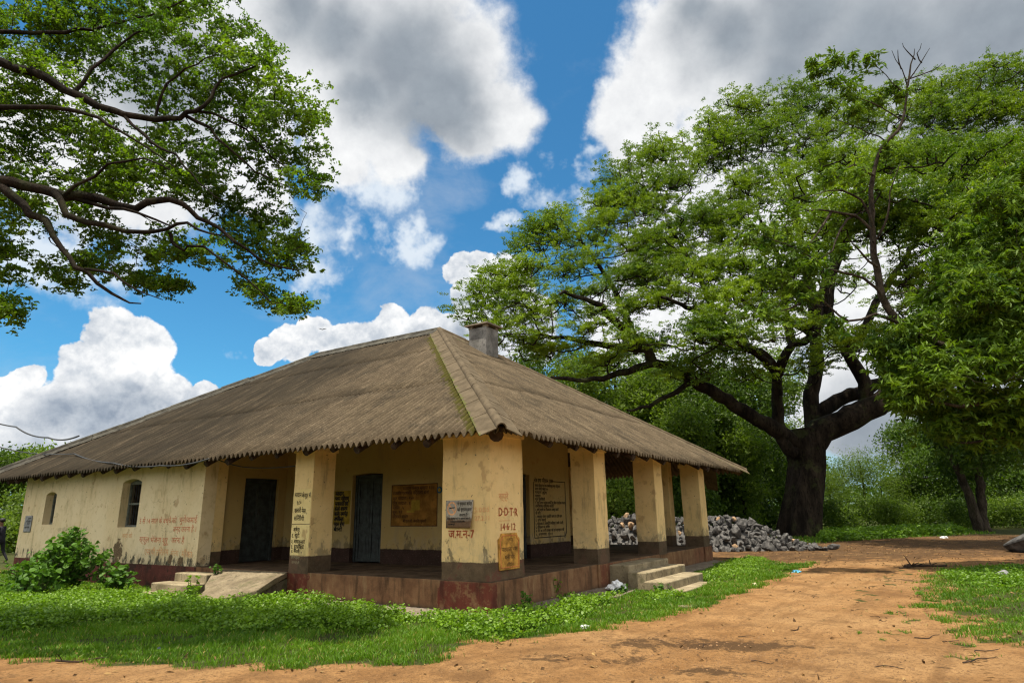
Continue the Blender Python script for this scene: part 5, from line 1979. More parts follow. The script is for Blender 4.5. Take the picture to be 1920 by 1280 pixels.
backtree('shade_tree', 'deep green tree under the long left limb of the great tree', 'tree', 1235, 690, 50, 105, 22000, .28, M_BGBRIGHT, lobes=9, seed=33)
backtree('shade_tree', 'bushy dark tree above the far right corner of the roof', 'tree', 1340, 730, 49, 95, 22000, .30, lobes=9, seed=34, skirt=.05)
backtree('shade_tree', 'dark tree close left of the great trunk', 'tree', 1425, 780, 52, 75, 18000, .28, lobes=8, seed=35, skirt=.0)
backtree('shade_tree', 'shadowed tree seen between the right columns', 'tree', 1165, 850, 40, 85, 16000, .22, M_BGBRIGHT, lobes=8, seed=36, skirt=.0)
backtree('shade_tree', 'shadowed tree behind the end column and stone heap', 'tree', 1290, 850, 42, 80, 16000, .24, lobes=8, seed=37, skirt=.0)
backtree('feathery_tree', 'pale feathery young tree in the gap right of the great trunk', 'tree', 1632, 840, 58, 75, 15000, .17, M_BGBRIGHT, lobes=10, seed=41, skirt=.02, aspect=.3, clump=.6)
backtree('feathery_tree', 'small pale bush tree against the left side of the gap behind the trunk', 'tree', 1565, 880, 56, 40, 6000, .16, M_BGBRIGHT, lobes=7, seed=42, skirt=.0, aspect=.3)
backtree('feathery_tree', 'green tree filling the low gap left of the twin stemmed tree', 'tree', 1725, 880, 60, 55, 8000, .2, M_BGLEAF, lobes=8, seed=43, skirt=.0)
backtree('twin_stem_tree', 'tree with twin leaning stems at the far right edge of the clearing', 'tree', 1845, 740, 44, 130, 20000, .24, lobes=12, seed=44, skirt=.34, forks=[-1.0, .55], trunk_r=.36, bark=M_BARK3)
backtree('shade_tree', 'dark tree behind the twin stemmed tree', 'tree', 1800, 830, 58, 90, 9000, .28, lobes=9, seed=45, skirt=.0)
backtree('shade_tree', 'tall dark tree behind the mango boughs at the right', 'tree', 1770, 770, 66, 95, 14000, .3, lobes=9, seed=48, skirt=.0)
backtree('shade_tree', 'tall dark tree at the right edge far behind the twin stems', 'tree', 1890, 740, 66, 110, 14000, .3, lobes=9, seed=49, skirt=.0)
backtree('shade_tree', 'dark tree beyond the far right corner of the clearing', 'tree', 1930, 840, 56, 90, 9000, .28, lobes=9, seed=46, skirt=.0)
backtree('shade_tree', 'dark tree in the shadow just left of the pale gap', 'tree', 1470, 840, 60, 70, 7000, .28, lobes=8, seed=47, skirt=.0)
backtree('leafy_tree', 'bright leafy tree behind the left end of the house', 'tree', 45, 835, 46, 75, 9000, .26, M_BGBRIGHT, lobes=8, seed=51, skirt=.3)
backtree('leafy_tree', 'green tree at the left picture edge behind the person', 'tree', -30, 850, 42, 75, 9000, .26, M_BGLEAF, lobes=8, seed=52, skirt=.1)
for k, (px, top, dep, w, br) in enumerate(((1590, 968, 53, 26, 1), (1645, 950, 54, 30, 0), (1668, 955, 50, 22, 1), (1700, 968, 52, 24, 1), (1745, 950, 56, 28, 0), (1790, 958, 50, 28, 0), (1830, 965, 52, 24, 1), (1895, 955, 50, 34, 1), (1945, 945, 50, 34, 0), (1555, 955, 50, 26, 0))):
    backtree('bush', ('bright bush' if br else 'dark bush') + ' at the back edge of the clearing, ' + ('first', 'second', 'third', 'fourth', 'fifth', 'sixth', 'seventh', 'eighth', 'ninth', 'one')[k] + (' from the great trunk' if k < 9 else ' beside the great trunk'), 'bush', px, top - 18, dep, w * 1.5, 3200, .18, M_BGBRIGHT if br else M_BGLEAF, trunk=False, group='bushes at the back edge of the clearing', lobes=6, seed=70 + k, skirt=-.1)
for k, (px, top, dep, w) in enumerate(((20, 975, 37, 30), (-30, 965, 34, 40), (32, 925, 38, 22))):
    backtree('bush', ('low bright bush behind the person at the left edge', 'bright bush at the very left picture edge', 'taller bright bush touching the left end of the house')[k], 'bush', px, top, dep, w, 2200, .2, M_BGBRIGHT, trunk=False, lobes=6, seed=90 + k, skirt=-.1)
# far wood reading as one mass beyond the clearing
g = np.random.default_rng(3)
ells = []
for k in range(70):
    a = -1.05 + 2.1 * k / 69
    d = g.uniform(75, 120)
    hgt = g.uniform(5, 8.5) * d / 90
    if .42 < a < .62:
        hgt *= .55
    ells.append(((d * math.sin(a), d * math.cos(a), hgt * .5), (g.uniform(5, 8), g.uniform(4, 6), hgt * .55)))
for k in range(64):  # unseen trees behind the viewer, added to hold back low sky light
    a = 1.25 + (2 * math.pi - 2.5) * k / 63
    d = g.uniform(30, 44) if abs(math.pi - a) < 1.3 else g.uniform(40, 60)
    hgt = g.uniform(5, 9)
    ells.append(((d * math.sin(a), d * math.cos(a), hgt * .48), (g.uniform(3.5, 5), g.uniform(3.5, 5), hgt * .52)))
V, F, t = bush_crown(g, ells, 100000, .60, .6, .5, .9)
V[:, 2] = np.maximum(V[:, 2], 0)
tag(mesh_np('far_wood_and_added_ring', V, F, M_BGLEAF, None, tint=t), kind='stuff')

# ------------------------------------------------------------------ grass and ground cover
def scatter(poly, dens, g, margin=0.0):
    xs_ = [p[0] for p in poly]
    ys_ = [p[1] for p in poly]
    x0, x1, y0, y1 = min(xs_), max(xs_), min(ys_), max(ys_)
    n = int((x1 - x0) * (y1 - y0) * dens)
    X = g.uniform(x0, x1, n)
    Y = g.uniform(y0, y1, n)
    k = inside(X, Y, poly)
    return X[k], Y[k]


def blades(X, Y, h, g, w=.006):
    n = len(X)
    Z = ground_z(X, Y)
    a = g.uniform(0, 2 * np.pi, n)
    hh = h * g.uniform(.5, 1.4, n)
    lean = g.normal(size=(n, 2)) * .45 * hh[:, None]
    ww = w * g.uniform(.7, 1.4, n)
    dx, dy = np.cos(a) * ww, np.sin(a) * ww
    B = np.stack([X, Y, Z - .01], 1)
    M_ = B + np.stack([lean[:, 0] * .35, lean[:, 1] * .35, hh * .6], 1)
    Tp = B + np.stack([lean[:, 0], lean[:, 1], hh], 1)
    D_ = np.stack([dx, dy, 0 * dx], 1)
    V = np.stack([B - D_, B + D_, M_ + D_ * .8, Tp, M_ - D_ * .8], 1).reshape(-1, 3)
    k = np.arange(n)[:, None] * 5
    F = np.concatenate([k + np.array([[0, 1, 2, 4]]), k + np.array([[4, 2, 3, 3]])], 1).reshape(-1, 4)
    # second face is a triangle: keep as quads with a tiny tip edge
    return V, F


def blades_tri(X, Y, h, g, w=.006):
    V, F = blades(X, Y, h, g, w)
    F3 = np.concatenate([F[0::2][:, [0, 1, 2]], F[0::2][:, [0, 2, 3]], F[1::2][:, [0, 1, 2]]], 0)
    n = len(X)
    idx = np.concatenate([np.arange(n), np.arange(n), np.arange(n)])
    return V, F3, idx


def grass(name, poly, dens_near, h, seed, tone=0.0, keep=None):
    g = np.random.default_rng(seed)
    px_ = [q[0] for q in poly]
    py_ = [q[1] for q in poly]
    x0, x1, y0, y1 = max(-22, min(px_) - .5), min(34, max(px_) + .5), min(py_) - .5, max(py_) + .5
    n0 = int((x1 - x0) * (y1 - y0) * dens_near)
    X = g.uniform(x0, x1, n0)
    Y = g.uniform(y0, y1, n0)
    q0 = g.uniform(size=n0) < np.clip((13 / np.hypot(X, Y)) ** 1.5, .04, 1)
    X, Y = X[q0], Y[q0]
    q0 = sdf(X, Y, poly) > -.5
    X, Y = X[q0], Y[q0]
    d = np.hypot(X, Y)
    c = cover(X, Y)
    p = np.clip((c - .25) / .45, 0, 1)
    p = p * np.clip(.62 + 1.1 * wav(X, Y, 3.1, 6, 13) + .5 * wav(X, Y, 11, 5, 1), .10, 1)
    k = g.uniform(size=len(X)) < p
    if keep is not None:
        k &= keep(X, Y)
    X, Y = X[k], Y[k]
    d = np.hypot(X, Y)
    hh = h * (1 + .35 * wav(X, Y, 2.5, 6, 4))
    V, F, idx = blades_tri(X, Y, np.maximum(hh, .02), g, .0045 * np.maximum(1, d / 10))
    t = np.clip(.45 + tone + .25 * wav(X, Y, 1.6, 6, 9) + g.normal(size=len(X)) * .16, 0, 1)[idx]
    dry = (g.uniform(size=len(X)) < .035)[idx]
    t = np.where(dry, 2.0, t)
    o = mesh_np(name, V, F, M_GRASS, None, tint=t)
    return tag(o, kind='stuff')


def not_house(X, Y):
    hi = house_inv
    V_ = hi[0][0] * X + hi[0][1] * Y + hi[0][3]
    U_ = hi[1][0] * X + hi[1][1] * Y + hi[1][3]
    body = (V_ > -.05) & (U_ > -.05) & (U_ < 19)
    apron = ((V_ > -.5) & (U_ > -.6) & (U_ < 4.9) & (V_ < .1)) | ((U_ > -.62) & (V_ > -.5) & (V_ < 4.4) & (U_ < .1)) | ((U_ > -.45) & (V_ > 6.9) & (V_ < 12.4) & (U_ < .1))
    steps = ((U_ > -1.75) & (U_ < 0) & (V_ > 4.3) & (V_ < 7.0)) | ((V_ > -1.3) & (V_ < 0) & (U_ > 4.8) & (U_ < 8.75))
    return ~(body | apron | steps)


grass('grass', LAWN, 3600, .065, 1, 0.0, not_house)
grass('verge_grass', LAWN_R + [], 1600, .06, 2, -.05)
RV = [tuple(q)[:2] for q in (G(1560, 1300), G(1700, 1180), G(1745, 1085), G(2050, 1070), G(2300, 1300))]
grass('tuft_grass', RV, 1300, .045, 3, -.1, lambda X, Y: ~inside(X, Y, LAWN_R))
grass('far_grass', BACKLAWN, 420, .12, 4, .0)


def creeper(name, poly_pix, dens, hmin, hmax, leaf, seed, tone=0.0, nleaf=15, patch=.35):
    g = np.random.default_rng(seed)
    X, Y = scatter(pts2(poly_pix), dens, g)
    s_ = sdf(X, Y, pts2(poly_pix)) + .42 * wav(X, Y, 3.2, 6, seed) + .18 * wav(X, Y, 9.0, 5, seed + 2)
    k = (g.uniform(size=len(X)) < np.clip(s_ / patch + .12, 0, 1)) & not_house(X, Y)
    X, Y, s_ = X[k], Y[k], s_[k]
    h = (hmin + (hmax - hmin) * np.clip(s_ / .5, 0, 1) * (.75 + .5 * wav(X, Y, 2.1, 5, seed + 3))) * g.uniform(.6, 1.2, len(X))
    n = len(X)
    Z = ground_z(X, Y)
    f = g.uniform(.15, 1.0, (n, nleaf)) ** .7
    C = np.stack([X[:, None] + g.normal(size=(n, nleaf)) * .055 * (.5 + f), Y[:, None] + g.normal(size=(n, nleaf)) * .055 * (.5 + f), Z[:, None] + h[:, None] * f], -1).reshape(-1, 3)
    t = np.clip(.30 + tone + .35 * f + g.normal(size=(n, 1)) * .14 + g.normal(size=f.shape) * .08, 0, 1).ravel()
    V, F, idx = broad_leaves(C, leaf, g, 1.5)
    # stems
    k = g.uniform(size=n) < .6
    B = np.stack([X, Y, Z], 1)[k]
    Tp = B + np.stack([g.normal(size=k.sum()) * .03, g.normal(size=k.sum()) * .03, h[k]], 1)
    w = np.array([.003, 0, 0])
    SV = np.stack([B - w, B + w, Tp + w, Tp - w], 1).reshape(-1, 3)
    SF = np.arange(len(SV)).reshape(-1, 4) + len(V)
    o = mesh_np(name, np.vstack([V, SV]), np.vstack([F, SF]), M_COVER, None, tint=np.concatenate([t[idx], np.full(len(SF), .2)]))
    return tag(o, kind='stuff')


creeper('ground_cover', [(-60, 1150), (0, 1128), (120, 1110), (260, 1118), (330, 1120), (420, 1128), (520, 1118), (600, 1130), (700, 1140), (760, 1150), (780, 1170), (700, 1188), (600, 1186), (480, 1190), (380, 1184), (300, 1172), (200, 1176), (60, 1186), (-60, 1190)], 95, .08, .26, .046, 21, .04)
creeper('ground_cover', [(760, 1160), (830, 1158), (900, 1152), (980, 1146), (1040, 1120), (1080, 1112), (1100, 1122), (1120, 1120), (1160, 1118), (1130, 1150), (1060, 1178), (1000, 1192), (930, 1206), (870, 1192), (800, 1178)], 105, .08, .25, .046, 22, .04)
creeper('ground_cover', [(1190, 1120), (1240, 1104), (1300, 1082), (1345, 1060), (1400, 1046), (1440, 1044), (1420, 1070), (1360, 1092), (1290, 1122), (1220, 1140)], 60, .05, .18, .042, 23, .06)
creeper('weeds', [(1760, 1072), (1850, 1064), (1940, 1064), (1960, 1100), (1860, 1105), (1780, 1095)], 40, .05, .16, .05, 24, -.15)
creeper('weeds', [(1530, 1002), (1700, 995), (1800, 992), (1810, 1000), (1660, 1010), (1540, 1018)], 14, .2, .5, .12, 25, -.1)


# ------------------------------------------------------------------ individual plants
def plant(name, label, cat, at, h, spread, nstem, leaf, seed, m_=None, per=14, group=None):
    g = np.random.default_rng(seed)
    root = tag(empty(name, at), label, cat, group)
    LV, LF, TT, SVs, SFs = [], [], [], [], []
    lo = so_ = 0
    for k in range(nstem):
        a = g.uniform(0, 2 * np.pi)
        q = g.uniform(.1, 1) * spread
        hh = h * (1 - .55 * (q / spread) ** 1.5) * g.uniform(.75, 1.1)
        p = np.array([[0, 0, -.05], [q * .35 * math.cos(a), q * .35 * math.sin(a), hh * .45], [q * .8 * math.cos(a), q * .8 * math.sin(a), hh * .85], [q * math.cos(a), q * math.sin(a), hh]])
        V, F = tube_np(p, [.012 * h + .003, .009 * h + .002, .005 * h + .002, .002], 5)
        SVs.append(V)
        SFs.append(np.array(F) + so_)
        so_ += len(V)
        t = g.uniform(.18, 1.03, per)
        ii = np.clip(t * 3, 0, 2.999)
        i0 = ii.astype(int)
        C = p[i0] + (p[i0 + 1] - p[i0]) * (ii - i0)[:, None] + g.normal(size=(per, 3)) * np.array([.5, .5, .22]) * leaf
        V, F, idx = broad_leaves(C, leaf, g, 1.3)
        LV.append(V)
        LF.append(F + lo)
        lo += len(V)
        TT.append(np.clip(.15 + .5 * t + g.normal(size=per) * .12, 0, 1)[idx])
    mesh_np('stem', np.concatenate(SVs), np.concatenate(SFs), M_STEM, root, smooth=True)
    mesh_np('leaves', np.concatenate(LV), np.concatenate(LF), m_ or M_SHRUB, root, tint=np.concatenate(TT))
    return root


def gpt(px, py, z=GZ):
    p = G(px, py, z)
    p.z = float(ground_z(np.array([p.x]), np.array([p.y]))[0])
    return p


plant('shrub', 'tall broad leaved shrub growing against the left room wall', 'shrub', gpt(118, 1114), 1.42, 1.05, 74, .115, 1, per=20)
plant('shrub', 'low broad leaved shrub right of the tall one against the maroon wall base', 'shrub', gpt(215, 1110), .62, .55, 16, .12, 2, per=12)
plant('shrub', 'dark low shrub at the left end of the room wall', 'shrub', gpt(45, 1108), .75, .95, 34, .11, 3, per=15)
plant('shrub', 'leafy clump left of the tall shrub in the grass', 'shrub', gpt(75, 1125), .75, .6, 16, .12, 5, per=12)
plant('young_plant', 'yellow green young plant in front of the broken slab steps', 'plant', gpt(357, 1132), .62, .26, 9, .065, 4, M_COVER, per=14)
plant('young_plant', 'little weed rooted on top of the side steps by the slab', 'plant', W(7.15, -.32, .40), .24, .13, 6, .06, 6, M_SHRUB, per=8)
plant('young_plant', 'weed with broad leaves beside the right steps', 'plant', gpt(1240, 1112), .22, .22, 8, .06, 7, M_SHRUB, per=9)
plant('young_plant', 'tall thin weed standing by the right plinth wall', 'plant', gpt(1040, 1128), .50, .36, 14, .045, 8, M_COVER, per=16)
plant('young_plant', 'leafy weed growing between the apron slab and the steps', 'plant', gpt(1165, 1115), .22, .2, 7, .07, 9, M_SHRUB, per=8)
plant('young_plant', 'dark weed clump at the foot of the corner plinth', 'plant', gpt(985, 1152), .34, .32, 12, .05, 10, M_SHRUB, per=14)

# ------------------------------------------------------------------ stone heap
M_STONE = simple('broken_granite', (.072, .069, .066), .8, .3, .75, 3.0, .7, 14)
M_STONET = simple('tan_faced_stone', (.33, .22, .13), .85, .2, .4, 3.0, .6, 14)


def rock_mesh(seed, m_):
    g = np.random.default_rng(seed)
    bm = bmesh.new()
    sc = np.array([1, g.uniform(.65, .95), g.uniform(.5, .8)])
    for p in unit(g.normal(size=(15, 3))) * g.uniform(.8, 1.05, (15, 1)) * sc:
        bm.verts.new(p)
    bmesh.ops.convex_hull(bm, input=bm.verts)
    bmesh.ops.delete(bm, geom=[v for v in bm.verts if not v.link_faces], context='VERTS')
    bmesh.ops.bevel(bm, geom=list(bm.edges), offset=.04, segments=1, affect='EDGES')
    me = bpy.data.meshes.new('stone')
    bm.to_mesh(me)
    bm.free()
    me.materials.append(m_)
    return me


ROCKS = [rock_mesh(100 + k, M_STONE) for k in range(14)]
TAN = [rock_mesh(200 + k, M_STONET) for k in range(4)]


def heap_h(x, y):
    ax = np.interp(x, [2.6, 3.6, 5.2, 7.0, 8.4, 9.3, 10.3, 11.4, 12.5], [0, .9, 1.45, 1.25, 1.18, 1.35, 1.05, .55, 0])
    yc = np.interp(x, [3, 8, 13], [30.6, 29.4, 28.9])
    return max(0.0, ax * (1 - ((y - yc) / 1.9) ** 2))


g = np.random.default_rng(9)
spots = []
tries = 0
while len(spots) < 285 and tries < 60000:
    tries += 1
    x = g.uniform(2.9, 12.45)
    yc = float(np.interp(x, [3, 8, 13], [30.6, 29.4, 28.9]))
    y = g.uniform(yc - 1.95, yc + .55)
    s = .13 + .22 * g.uniform() ** 1.5
    z = heap_h(x, y) + GZ
    if any((x - a) ** 2 + (y - b) ** 2 + (z - c) ** 2 < (.80 * (s + d)) ** 2 for a, b, c, d in spots):
        continue
    spots.append((x, y, z, s))
for k, (x, y, z, s) in enumerate(spots):
    tan = g.uniform() < .07
    o = bpy.data.objects.new('stone', (TAN if tan else ROCKS)[int(g.integers(0, 4 if tan else 14))])
    COL.objects.link(o)
    o.location = (x, y, max(z, GZ + s * .25) + .02)
    o.scale = (s * g.uniform(.9, 1.3),) * 3
    o.rotation_euler = tuple(g.uniform(0, 6.28, 3))
    if tan:
        tag(o, 'tan faced broken stone among the grey ones in the heap', 'stone', 'tan stones in the stone heap')
    else:
        tag(o, 'dark grey broken stone in the heap behind the right end of the house', 'stone', 'grey stones in the stone heap')
# rubble filling the heart of the heap
xs = np.linspace(2.6, 13.2, 90)
ys = np.linspace(-2.0, 2.0, 36)
V = []
for yy in ys:
    for x in xs:
        yc = float(np.interp(x, [3, 8, 13], [30.6, 29.4, 28.9]))
        V.append((x, yc + yy, heap_h(x, yc + yy) * .93 + GZ - .16 + g.uniform(-.07, .05)))
F = [(j * 90 + i, j * 90 + i + 1, j * 90 + i + 91, j * 90 + i + 90) for j in range(35) for i in range(89)]
tag(mesh_np('rubble', V, F, M_STONE), kind='stuff')
for (px, py, s, lb_) in ((1545, 1032, .20, 'lone grey stone rolled off the right end of the heap'), (1562, 1030, .27, 'larger lone stone furthest right from the heap')):
    p = gpt(px, py)
    o = bpy.data.objects.new('stone', ROCKS[3 if s < .25 else 7])
    COL.objects.link(o)
    o.location = p + Vector((0, 0, s * .35))
    o.scale = (s * 1.2, s, s)
    o.rotation_euler = (.3, .2, s * 9)
    tag(o, lb_, 'stone')


def lone_rock(name, px, py, sc, rot, mesh, label):
    p = gpt(px, py)
    o = bpy.data.objects.new(name, mesh)
    COL.objects.link(o)
    o.location = p + Vector((0, 0, sc[2] * .3))
    o.scale = sc
    o.rotation_euler = rot
    tag(o, label, 'rock')


PALE = rock_mesh(310, simple('pale_grey_rock', (.22, .22, .225), .8, .3, .3, 3.0, .6, 14))
lone_rock('rock', 1875, 1082, (.34, .25, .22), (.2, .1, .4), PALE, 'flat pale grey rock lying in the grass at the right')
lone_rock('rock', 1925, 1034, (1.25, .9, .85), (.1, .25, 1.2), ROCKS[5], 'big dark boulder cut by the right picture edge')
lone_rock('rock', 428, 1070 + 62, (.22, .16, .10), (.1, .1, .4), rock_mesh(320, M_SLAB), 'broken cement lump under the lip of the sloping slab')

# ------------------------------------------------------------------ litter on lawn and road
def twig(px, py, ln, r, rz, name='twig', label='thin dry twig lying on the dirt road', group='twigs fallen on the dirt road', cat='twig', bend=.12, kids=0):
    p = gpt(px, py)
    gg = random.Random(int(px * 7 + py))
    n = 6
    pts = []
    for k in range(n + 1):
        t = k / n - .5
        pts.append(Vector((t * ln, bend * ln * math.sin(t * 5 + px), r * .8 + abs(math.sin(t * 3 + py)) * .02)))
    mb = MB()
    mb.tube(pts, [r * (1 - .5 * k / n) for k in range(n + 1)], 6)
    for k in range(kids):
        a = pts[gg.randint(1, n - 1)]
        d = Vector((gg.uniform(-.2, .4), gg.choice((-1, 1)) * gg.uniform(.2, .5), gg.uniform(.1, .7))) * ln * .35
        mb.tube([a, a + d * .5 + Vector((0, 0, .01)), a + d], [r * .45, r * .35, r * .15], 5)
    o = mb.build(name, M_POLE, None)
    o.location = p
    o.rotation_euler = (0, 0, rz)
    tag(o, label, cat, group)


for (px, py, ln, rz) in ((1636, 1101, .32, -.2), (1610, 1144, .40, .15), (1640, 1155, .26, 1.4), (1685, 1147, .26, -.1), (1700, 1155, .2, .1), (1500, 1108, .25, .8), (1495, 1179, .45, .15), (1385, 1133, .22, .3), (1530, 1120, .2, .1), (1740, 1194, .55, -.25), (1668, 1252, .35, -.4),
                         (1790, 1181, .5, -.1), (1850, 1222, .5, .2), (1835, 1240, .7, .15), (1780, 1200, .3, .0), (1430, 1240, .3, -.5), (1655, 1165, .18, .1), (1790, 1130, .3, .1), (1400, 1192, .28, -.1), (1320, 1208, .25, .4)):
    twig(px, py, ln * .8, .004 + ln * .006, rz + (px % 7) * .12)
twig(1735, 1064, 1.25, .045, .05, 'fallen_branch', 'thick dark fallen branch at the back of the right lawn', None, 'branch', .05, 7)
twig(1700, 1066, .5, .02, .5, 'fallen_branch', 'short broken branch lying beside the thick one', None, 'branch', .1, 3)
twig(150, 1241, .55, .014, .15, 'pale_stick', 'pale peeled stick at the front edge of the lawn', None, 'stick', .1, 1)

# dead leaves, too many to count
g = np.random.default_rng(77)
X = np.concatenate([g.uniform(-8, 14, 500), g.uniform(5, 28, 2400), g.normal(9.5, 2.0, 160), g.uniform(-6, 3, 80)])
Y = np.concatenate([g.uniform(5.5, 16, 500), g.uniform(19.5, 40, 2400), g.normal(12, 2.5, 160), g.uniform(6.3, 9, 80)])
k = not_house(X, Y)
X, Y = X[k], Y[k]
C = np.stack([X, Y, ground_z(X, Y) + .018], 1)
V, F = leaf_quads(C, .075, .5, 2.2, g=g)
tag(mesh_np('leaf_litter', V, F, leaf_mat('dead_leaf', (.07, .04, .02), (.34, .22, .09), .1, .8, .1, (1, 1, 1)), None, tint=np.clip(g.normal(.35, .3, len(C)), 0, 1)), kind='stuff')
# clods and pebbles of the road
X = np.concatenate([g.uniform(-5, 14, 9000), g.normal(2.8, 1.3, 1500)])
Y = np.concatenate([g.uniform(5.5, 20, 9000), g.normal(8.2, .8, 1500)])
ok = inside(X, Y, ROAD)
X, Y = X[ok], Y[ok]
s = np.minimum(.007 * np.exp(g.normal(size=len(X)) * .6), .019)
O_ = np.array([[1, 0, 0], [-1, 0, 0], [0, 1, 0], [0, -1, 0], [0, 0, .8], [0, 0, -.5]])
B_ = np.stack([X, Y, ground_z(X, Y) + .006], 1)
V = (B_[:, None, :] + O_[None] * s[:, None, None] * g.uniform(.6, 1.3, (len(X), 6, 1))).reshape(-1, 3)
fi = np.array([[0, 2, 4], [2, 1, 4], [1, 3, 4], [3, 0, 4]])
F = (np.arange(len(X))[:, None, None] * 6 + fi[None]).reshape(-1, 3)
tag(mesh_np('pebbles', V, F, simple('road_pebbles', (.17, .10, .05), .95, .1, .5, 3)), kind='stuff')

# crumpled rubbish
def crumple(name, px, py, sx, sy, sz, m_, label, seed, z=None):
    g = np.random.default_rng(seed)
    bm = bmesh.new()
    bmesh.ops.create_icosphere(bm, subdivisions=3, radius=1)
    for v in bm.verts:
        q = v.co.copy()
        f = 1 + .38 * mnoise.noise(q * 2.1 + Vector((seed, 0, 0))) + .30 * mnoise.noise(q * 5 + Vector((0, seed, 0))) + .12 * g.normal()
        v.co = Vector((q.x * sx * f, q.y * sy * f, max(q.z, -.25) * sz * f))
    me = bpy.data.meshes.new(name)
    bm.to_mesh(me)
    bm.free()
    o = newobj(name, me, None, m_)
    o.location = gpt(px, py) + Vector((0, 0, sz * .25)) if z is None else G(px, py, z) + Vector((0, 0, sz * .25))
    tag(o, label, 'litter')


M_WHITE = simple('white_plastic', (.72, .73, .76), .45, .4, .06, 6)
M_BLUE = simple('blue_plastic', (.10, .40, .58), .4, .4, .1, 6)
crumple('plastic_bag', 1157, 1105, .19, .13, .13, M_WHITE, 'crumpled white plastic bag between the plinth and the right steps', 1, .03)
crumple('wrapper', 1097, 1178, .075, .05, .035, M_WHITE, 'small white wrapper in the grass below the plinth', 2)
crumple('wrapper', 1494, 1073, .11, .07, .045, M_BLUE, 'blue wrapper at the tip of the lawn beside the road', 3)
crumple('wrapper', 1415, 1097, .06, .05, .04, simple('cream_paper', (.62, .52, .36)), 'cream scrap of paper near the lawn edge', 4)
crumple('wrapper', 298, 1216, .03, .025, .025, simple('violet_wrapper', (.20, .18, .42), .5), 'violet scrap in the front lawn', 5)
crumple('wrapper', 1770, 1008, .2, .12, .07, M_WHITE, 'white scrap far back on the clearing', 6)
# clear bottle lying on the lawn edge
p = gpt(1436, 1084)
rt = tag(empty('bottle', p, .6), 'clear plastic bottle lying at the lawn edge', 'bottle')
mb = MB()
pr_ = [(0, .0), (0, .032), (.02, .036), (.15, .036), (.16, .032), (.17, .036), (.20, .030), (.225, .014), (.235, .014)]
mb.tube([Vector((x - .1, 0, .036)) for x, r in pr_], [r + .001 for x, r in pr_], 14)
mb.build('bottle_body', simple('clear_greyish_plastic', (.50, .62, .64), .2, .6, .05), rt, smooth=True)
mb = MB()
mb.tube([Vector((.137, 0, .036)), Vector((.155, 0, .036))], [.016, .016], 12)
mb.build('bottle_cap', M_BLUE, rt)
for k, (px, py, w, l, rz) in enumerate(((1292, 1139, .40, .16, .5), (1090, 1123 + 10, .0, .0, 0))):
    if w:
        q = gpt(px, py)
        mb = MB()
        mb.box(-w / 2, w / 2, -l / 2, l / 2, -.05, .035)
        o = mb.build('concrete_block', M_SLAB, None, bevel=.015)
        o.location = q
        o.rotation_euler = (.05, .03, rz)
        tag(o, 'loose concrete block sunk in the grass near the steps', 'block')


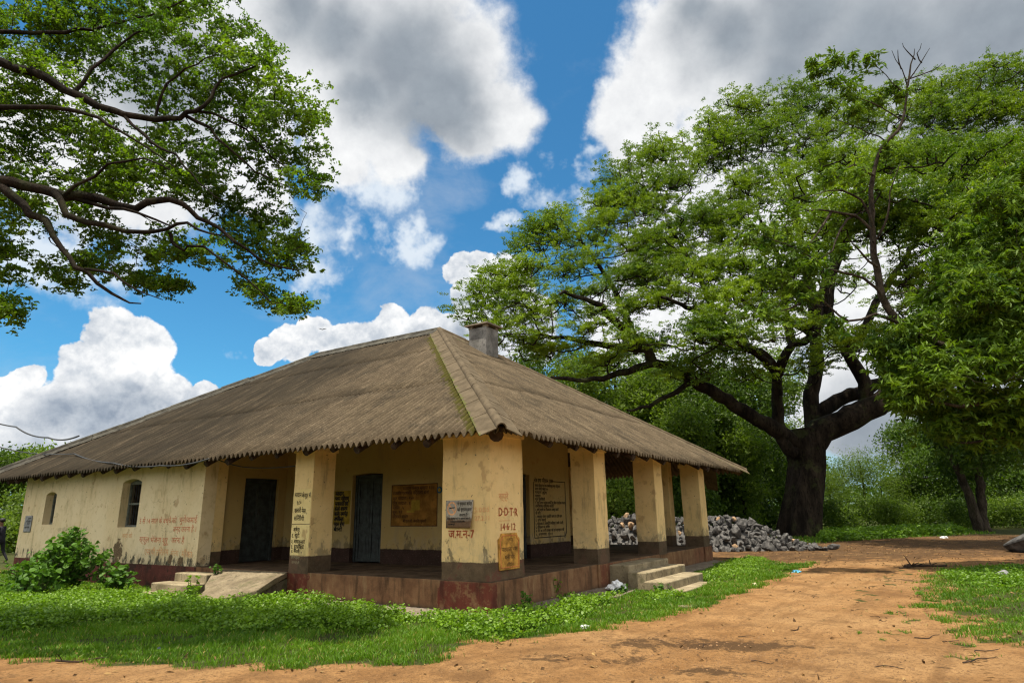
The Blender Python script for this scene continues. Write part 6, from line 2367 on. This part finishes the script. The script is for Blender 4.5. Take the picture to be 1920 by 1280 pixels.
# ------------------------------------------------------------------ person walking at the left edge
def person():
    base = Vector((-21.05, 27.4, GZ))
    root = tag(empty('person', base), 'person in dark clothes walking past the left end of the house', 'person')
    bm = bmesh.new()
    J = {}

    def jv(n, co, r):
        J[n] = (bm.verts.new(co), r)

    def ed(a, b):
        bm.edges.new((J[a][0], J[b][0]))
    # walking to the left (-x), leaning a little
    jv('pelvis', (0, 0, .92), (.150, .115))
    jv('waist', (-.03, 0, 1.08), (.140, .105))
    jv('chest', (-.07, 0, 1.28), (.165, .12))
    jv('neck', (-.10, 0, 1.47), (.055, .06))
    jv('head0', (-.12, 0, 1.56), (.075, .085))
    jv('head1', (-.135, 0, 1.65), (.085, .098))
    jv('head2', (-.13, 0, 1.73), (.06, .07))
    ed('pelvis', 'waist'); ed('waist', 'chest'); ed('chest', 'neck'); ed('neck', 'head0'); ed('head0', 'head1'); ed('head1', 'head2')
    for s, n, kn, an, toe in ((-1, 'L', (-.16, .48), (-.22, .07), -.40), (1, 'R', (.06, .50), (.30, .14), .16)):
        y = s * .10
        jv('hip' + n, (0, y, .86), (.095, .09))
        jv('knee' + n, (kn[0], y, kn[1]), (.062, .06))
        jv('ank' + n, (an[0], y, an[1]), (.042, .04))
        jv('toe' + n, (toe, y, .04 if n == 'L' else .05), (.032, .04))
        ed('pelvis', 'hip' + n); ed('hip' + n, 'knee' + n); ed('knee' + n, 'ank' + n); ed('ank' + n, 'toe' + n)
        jv('sh' + n, (-.08, s * .19, 1.41), (.062, .06))
        ex = .10 if n == 'L' else -.10
        jv('el' + n, (-.06 + ex, s * .25, 1.13), (.045, .043))
        jv('wr' + n, (-.12 + ex * 1.5, s * .25, .89), (.031, .03))
        jv('hand' + n, (-.14 + ex * 1.6, s * .25, .80), (.036, .022))
        ed('chest', 'sh' + n); ed('sh' + n, 'el' + n); ed('el' + n, 'wr' + n); ed('wr' + n, 'hand' + n)
        for f in range(4):
            k = 'f%d' % f + n
            jv(k, (-.17 + ex * 1.6 + f * .020, s * (.25 + .002 * f), .715 + .006 * abs(f - 1.5)), (.009, .009))
            ed('hand' + n, k)
        jv('th' + n, (-.185 + ex * 1.6, s * .245, .775), (.010, .010))
        ed('hand' + n, 'th' + n)
    jv('nose', (-.232, 0, 1.635), (.016, .014))
    ed('head1', 'nose')
    me = bpy.data.meshes.new('body')
    bm.to_mesh(me)
    names = list(J)
    bm.free()
    o = newobj('body', me, root, None)
    md = o.modifiers.new('skin', 'SKIN')
    sv = me.skin_vertices[0].data
    for k, n in enumerate(names):
        sv[k].radius = J[n][1]
        sv[k].use_root = (n == 'pelvis')
    ss_ = o.modifiers.new('sub', 'SUBSURF')
    ss_.levels = ss_.render_levels = 2
    m_, nt, b = mat('person_surface', .85, .2)
    z = nt.node('ShaderNodeSeparateXYZ')
    nt.l.new(nt.node('ShaderNodeTexCoord').outputs['Object'], z.inputs[0])
    skin = (.12, .065, .04)
    c = nt.mix(nt.math('GREATER_THAN', z.outputs[2], 1.46), (.018, .018, .024), skin)
    c = nt.mix(nt.math('LESS_THAN', z.outputs[2], .93), c, (.014, .014, .018))
    c = nt.mix(nt.math('LESS_THAN', z.outputs[2], .10), c, skin)
    hand = nt.math('MULTIPLY', nt.math('GREATER_THAN', nt.math('ABSOLUTE', z.outputs[1]), .20), nt.math('LESS_THAN', z.outputs[2], 1.0))
    c = nt.mix(hand, c, skin)
    nt.l.new(c, b.inputs['Base Color'])
    me.materials.append(m_)
    bm = bmesh.new()
    bmesh.ops.create_uvsphere(bm, u_segments=18, v_segments=12, radius=1)
    for v in bm.verts:
        v.co = Vector((-.115 + v.co.x * .112 + .015, v.co.y * .105, 1.70 + v.co.z * .095)) if v.co.z > -.35 or v.co.x > 0 else Vector((-.10 + v.co.x * .08, v.co.y * .095, 1.70 + v.co.z * .06))
    me2 = bpy.data.meshes.new('hair')
    bm.to_mesh(me2)
    bm.free()
    newobj('hair', me2, root, simple('black_hair', (.012, .011, .010), .6, .3))
    for p in me2.polygons:
        p.use_smooth = True


person()
# a far bird
mb = MB()
bp = P(604, 617, 60)
mb.prism([Vector((-.45, 0, .10)), Vector((-.15, 0, .06)), Vector((.0, 0, 0)), Vector((.2, 0, .07)), Vector((.46, 0, .02)), Vector((.18, .02, .0)), Vector((.02, .02, -.07)), Vector((-.16, .02, 0))], (0, .05, .01))
o = mb.build('bird', M_IRON, None)
o.location = bp
tag(o, 'small dark bird gliding before the cloud above the roof', 'bird')
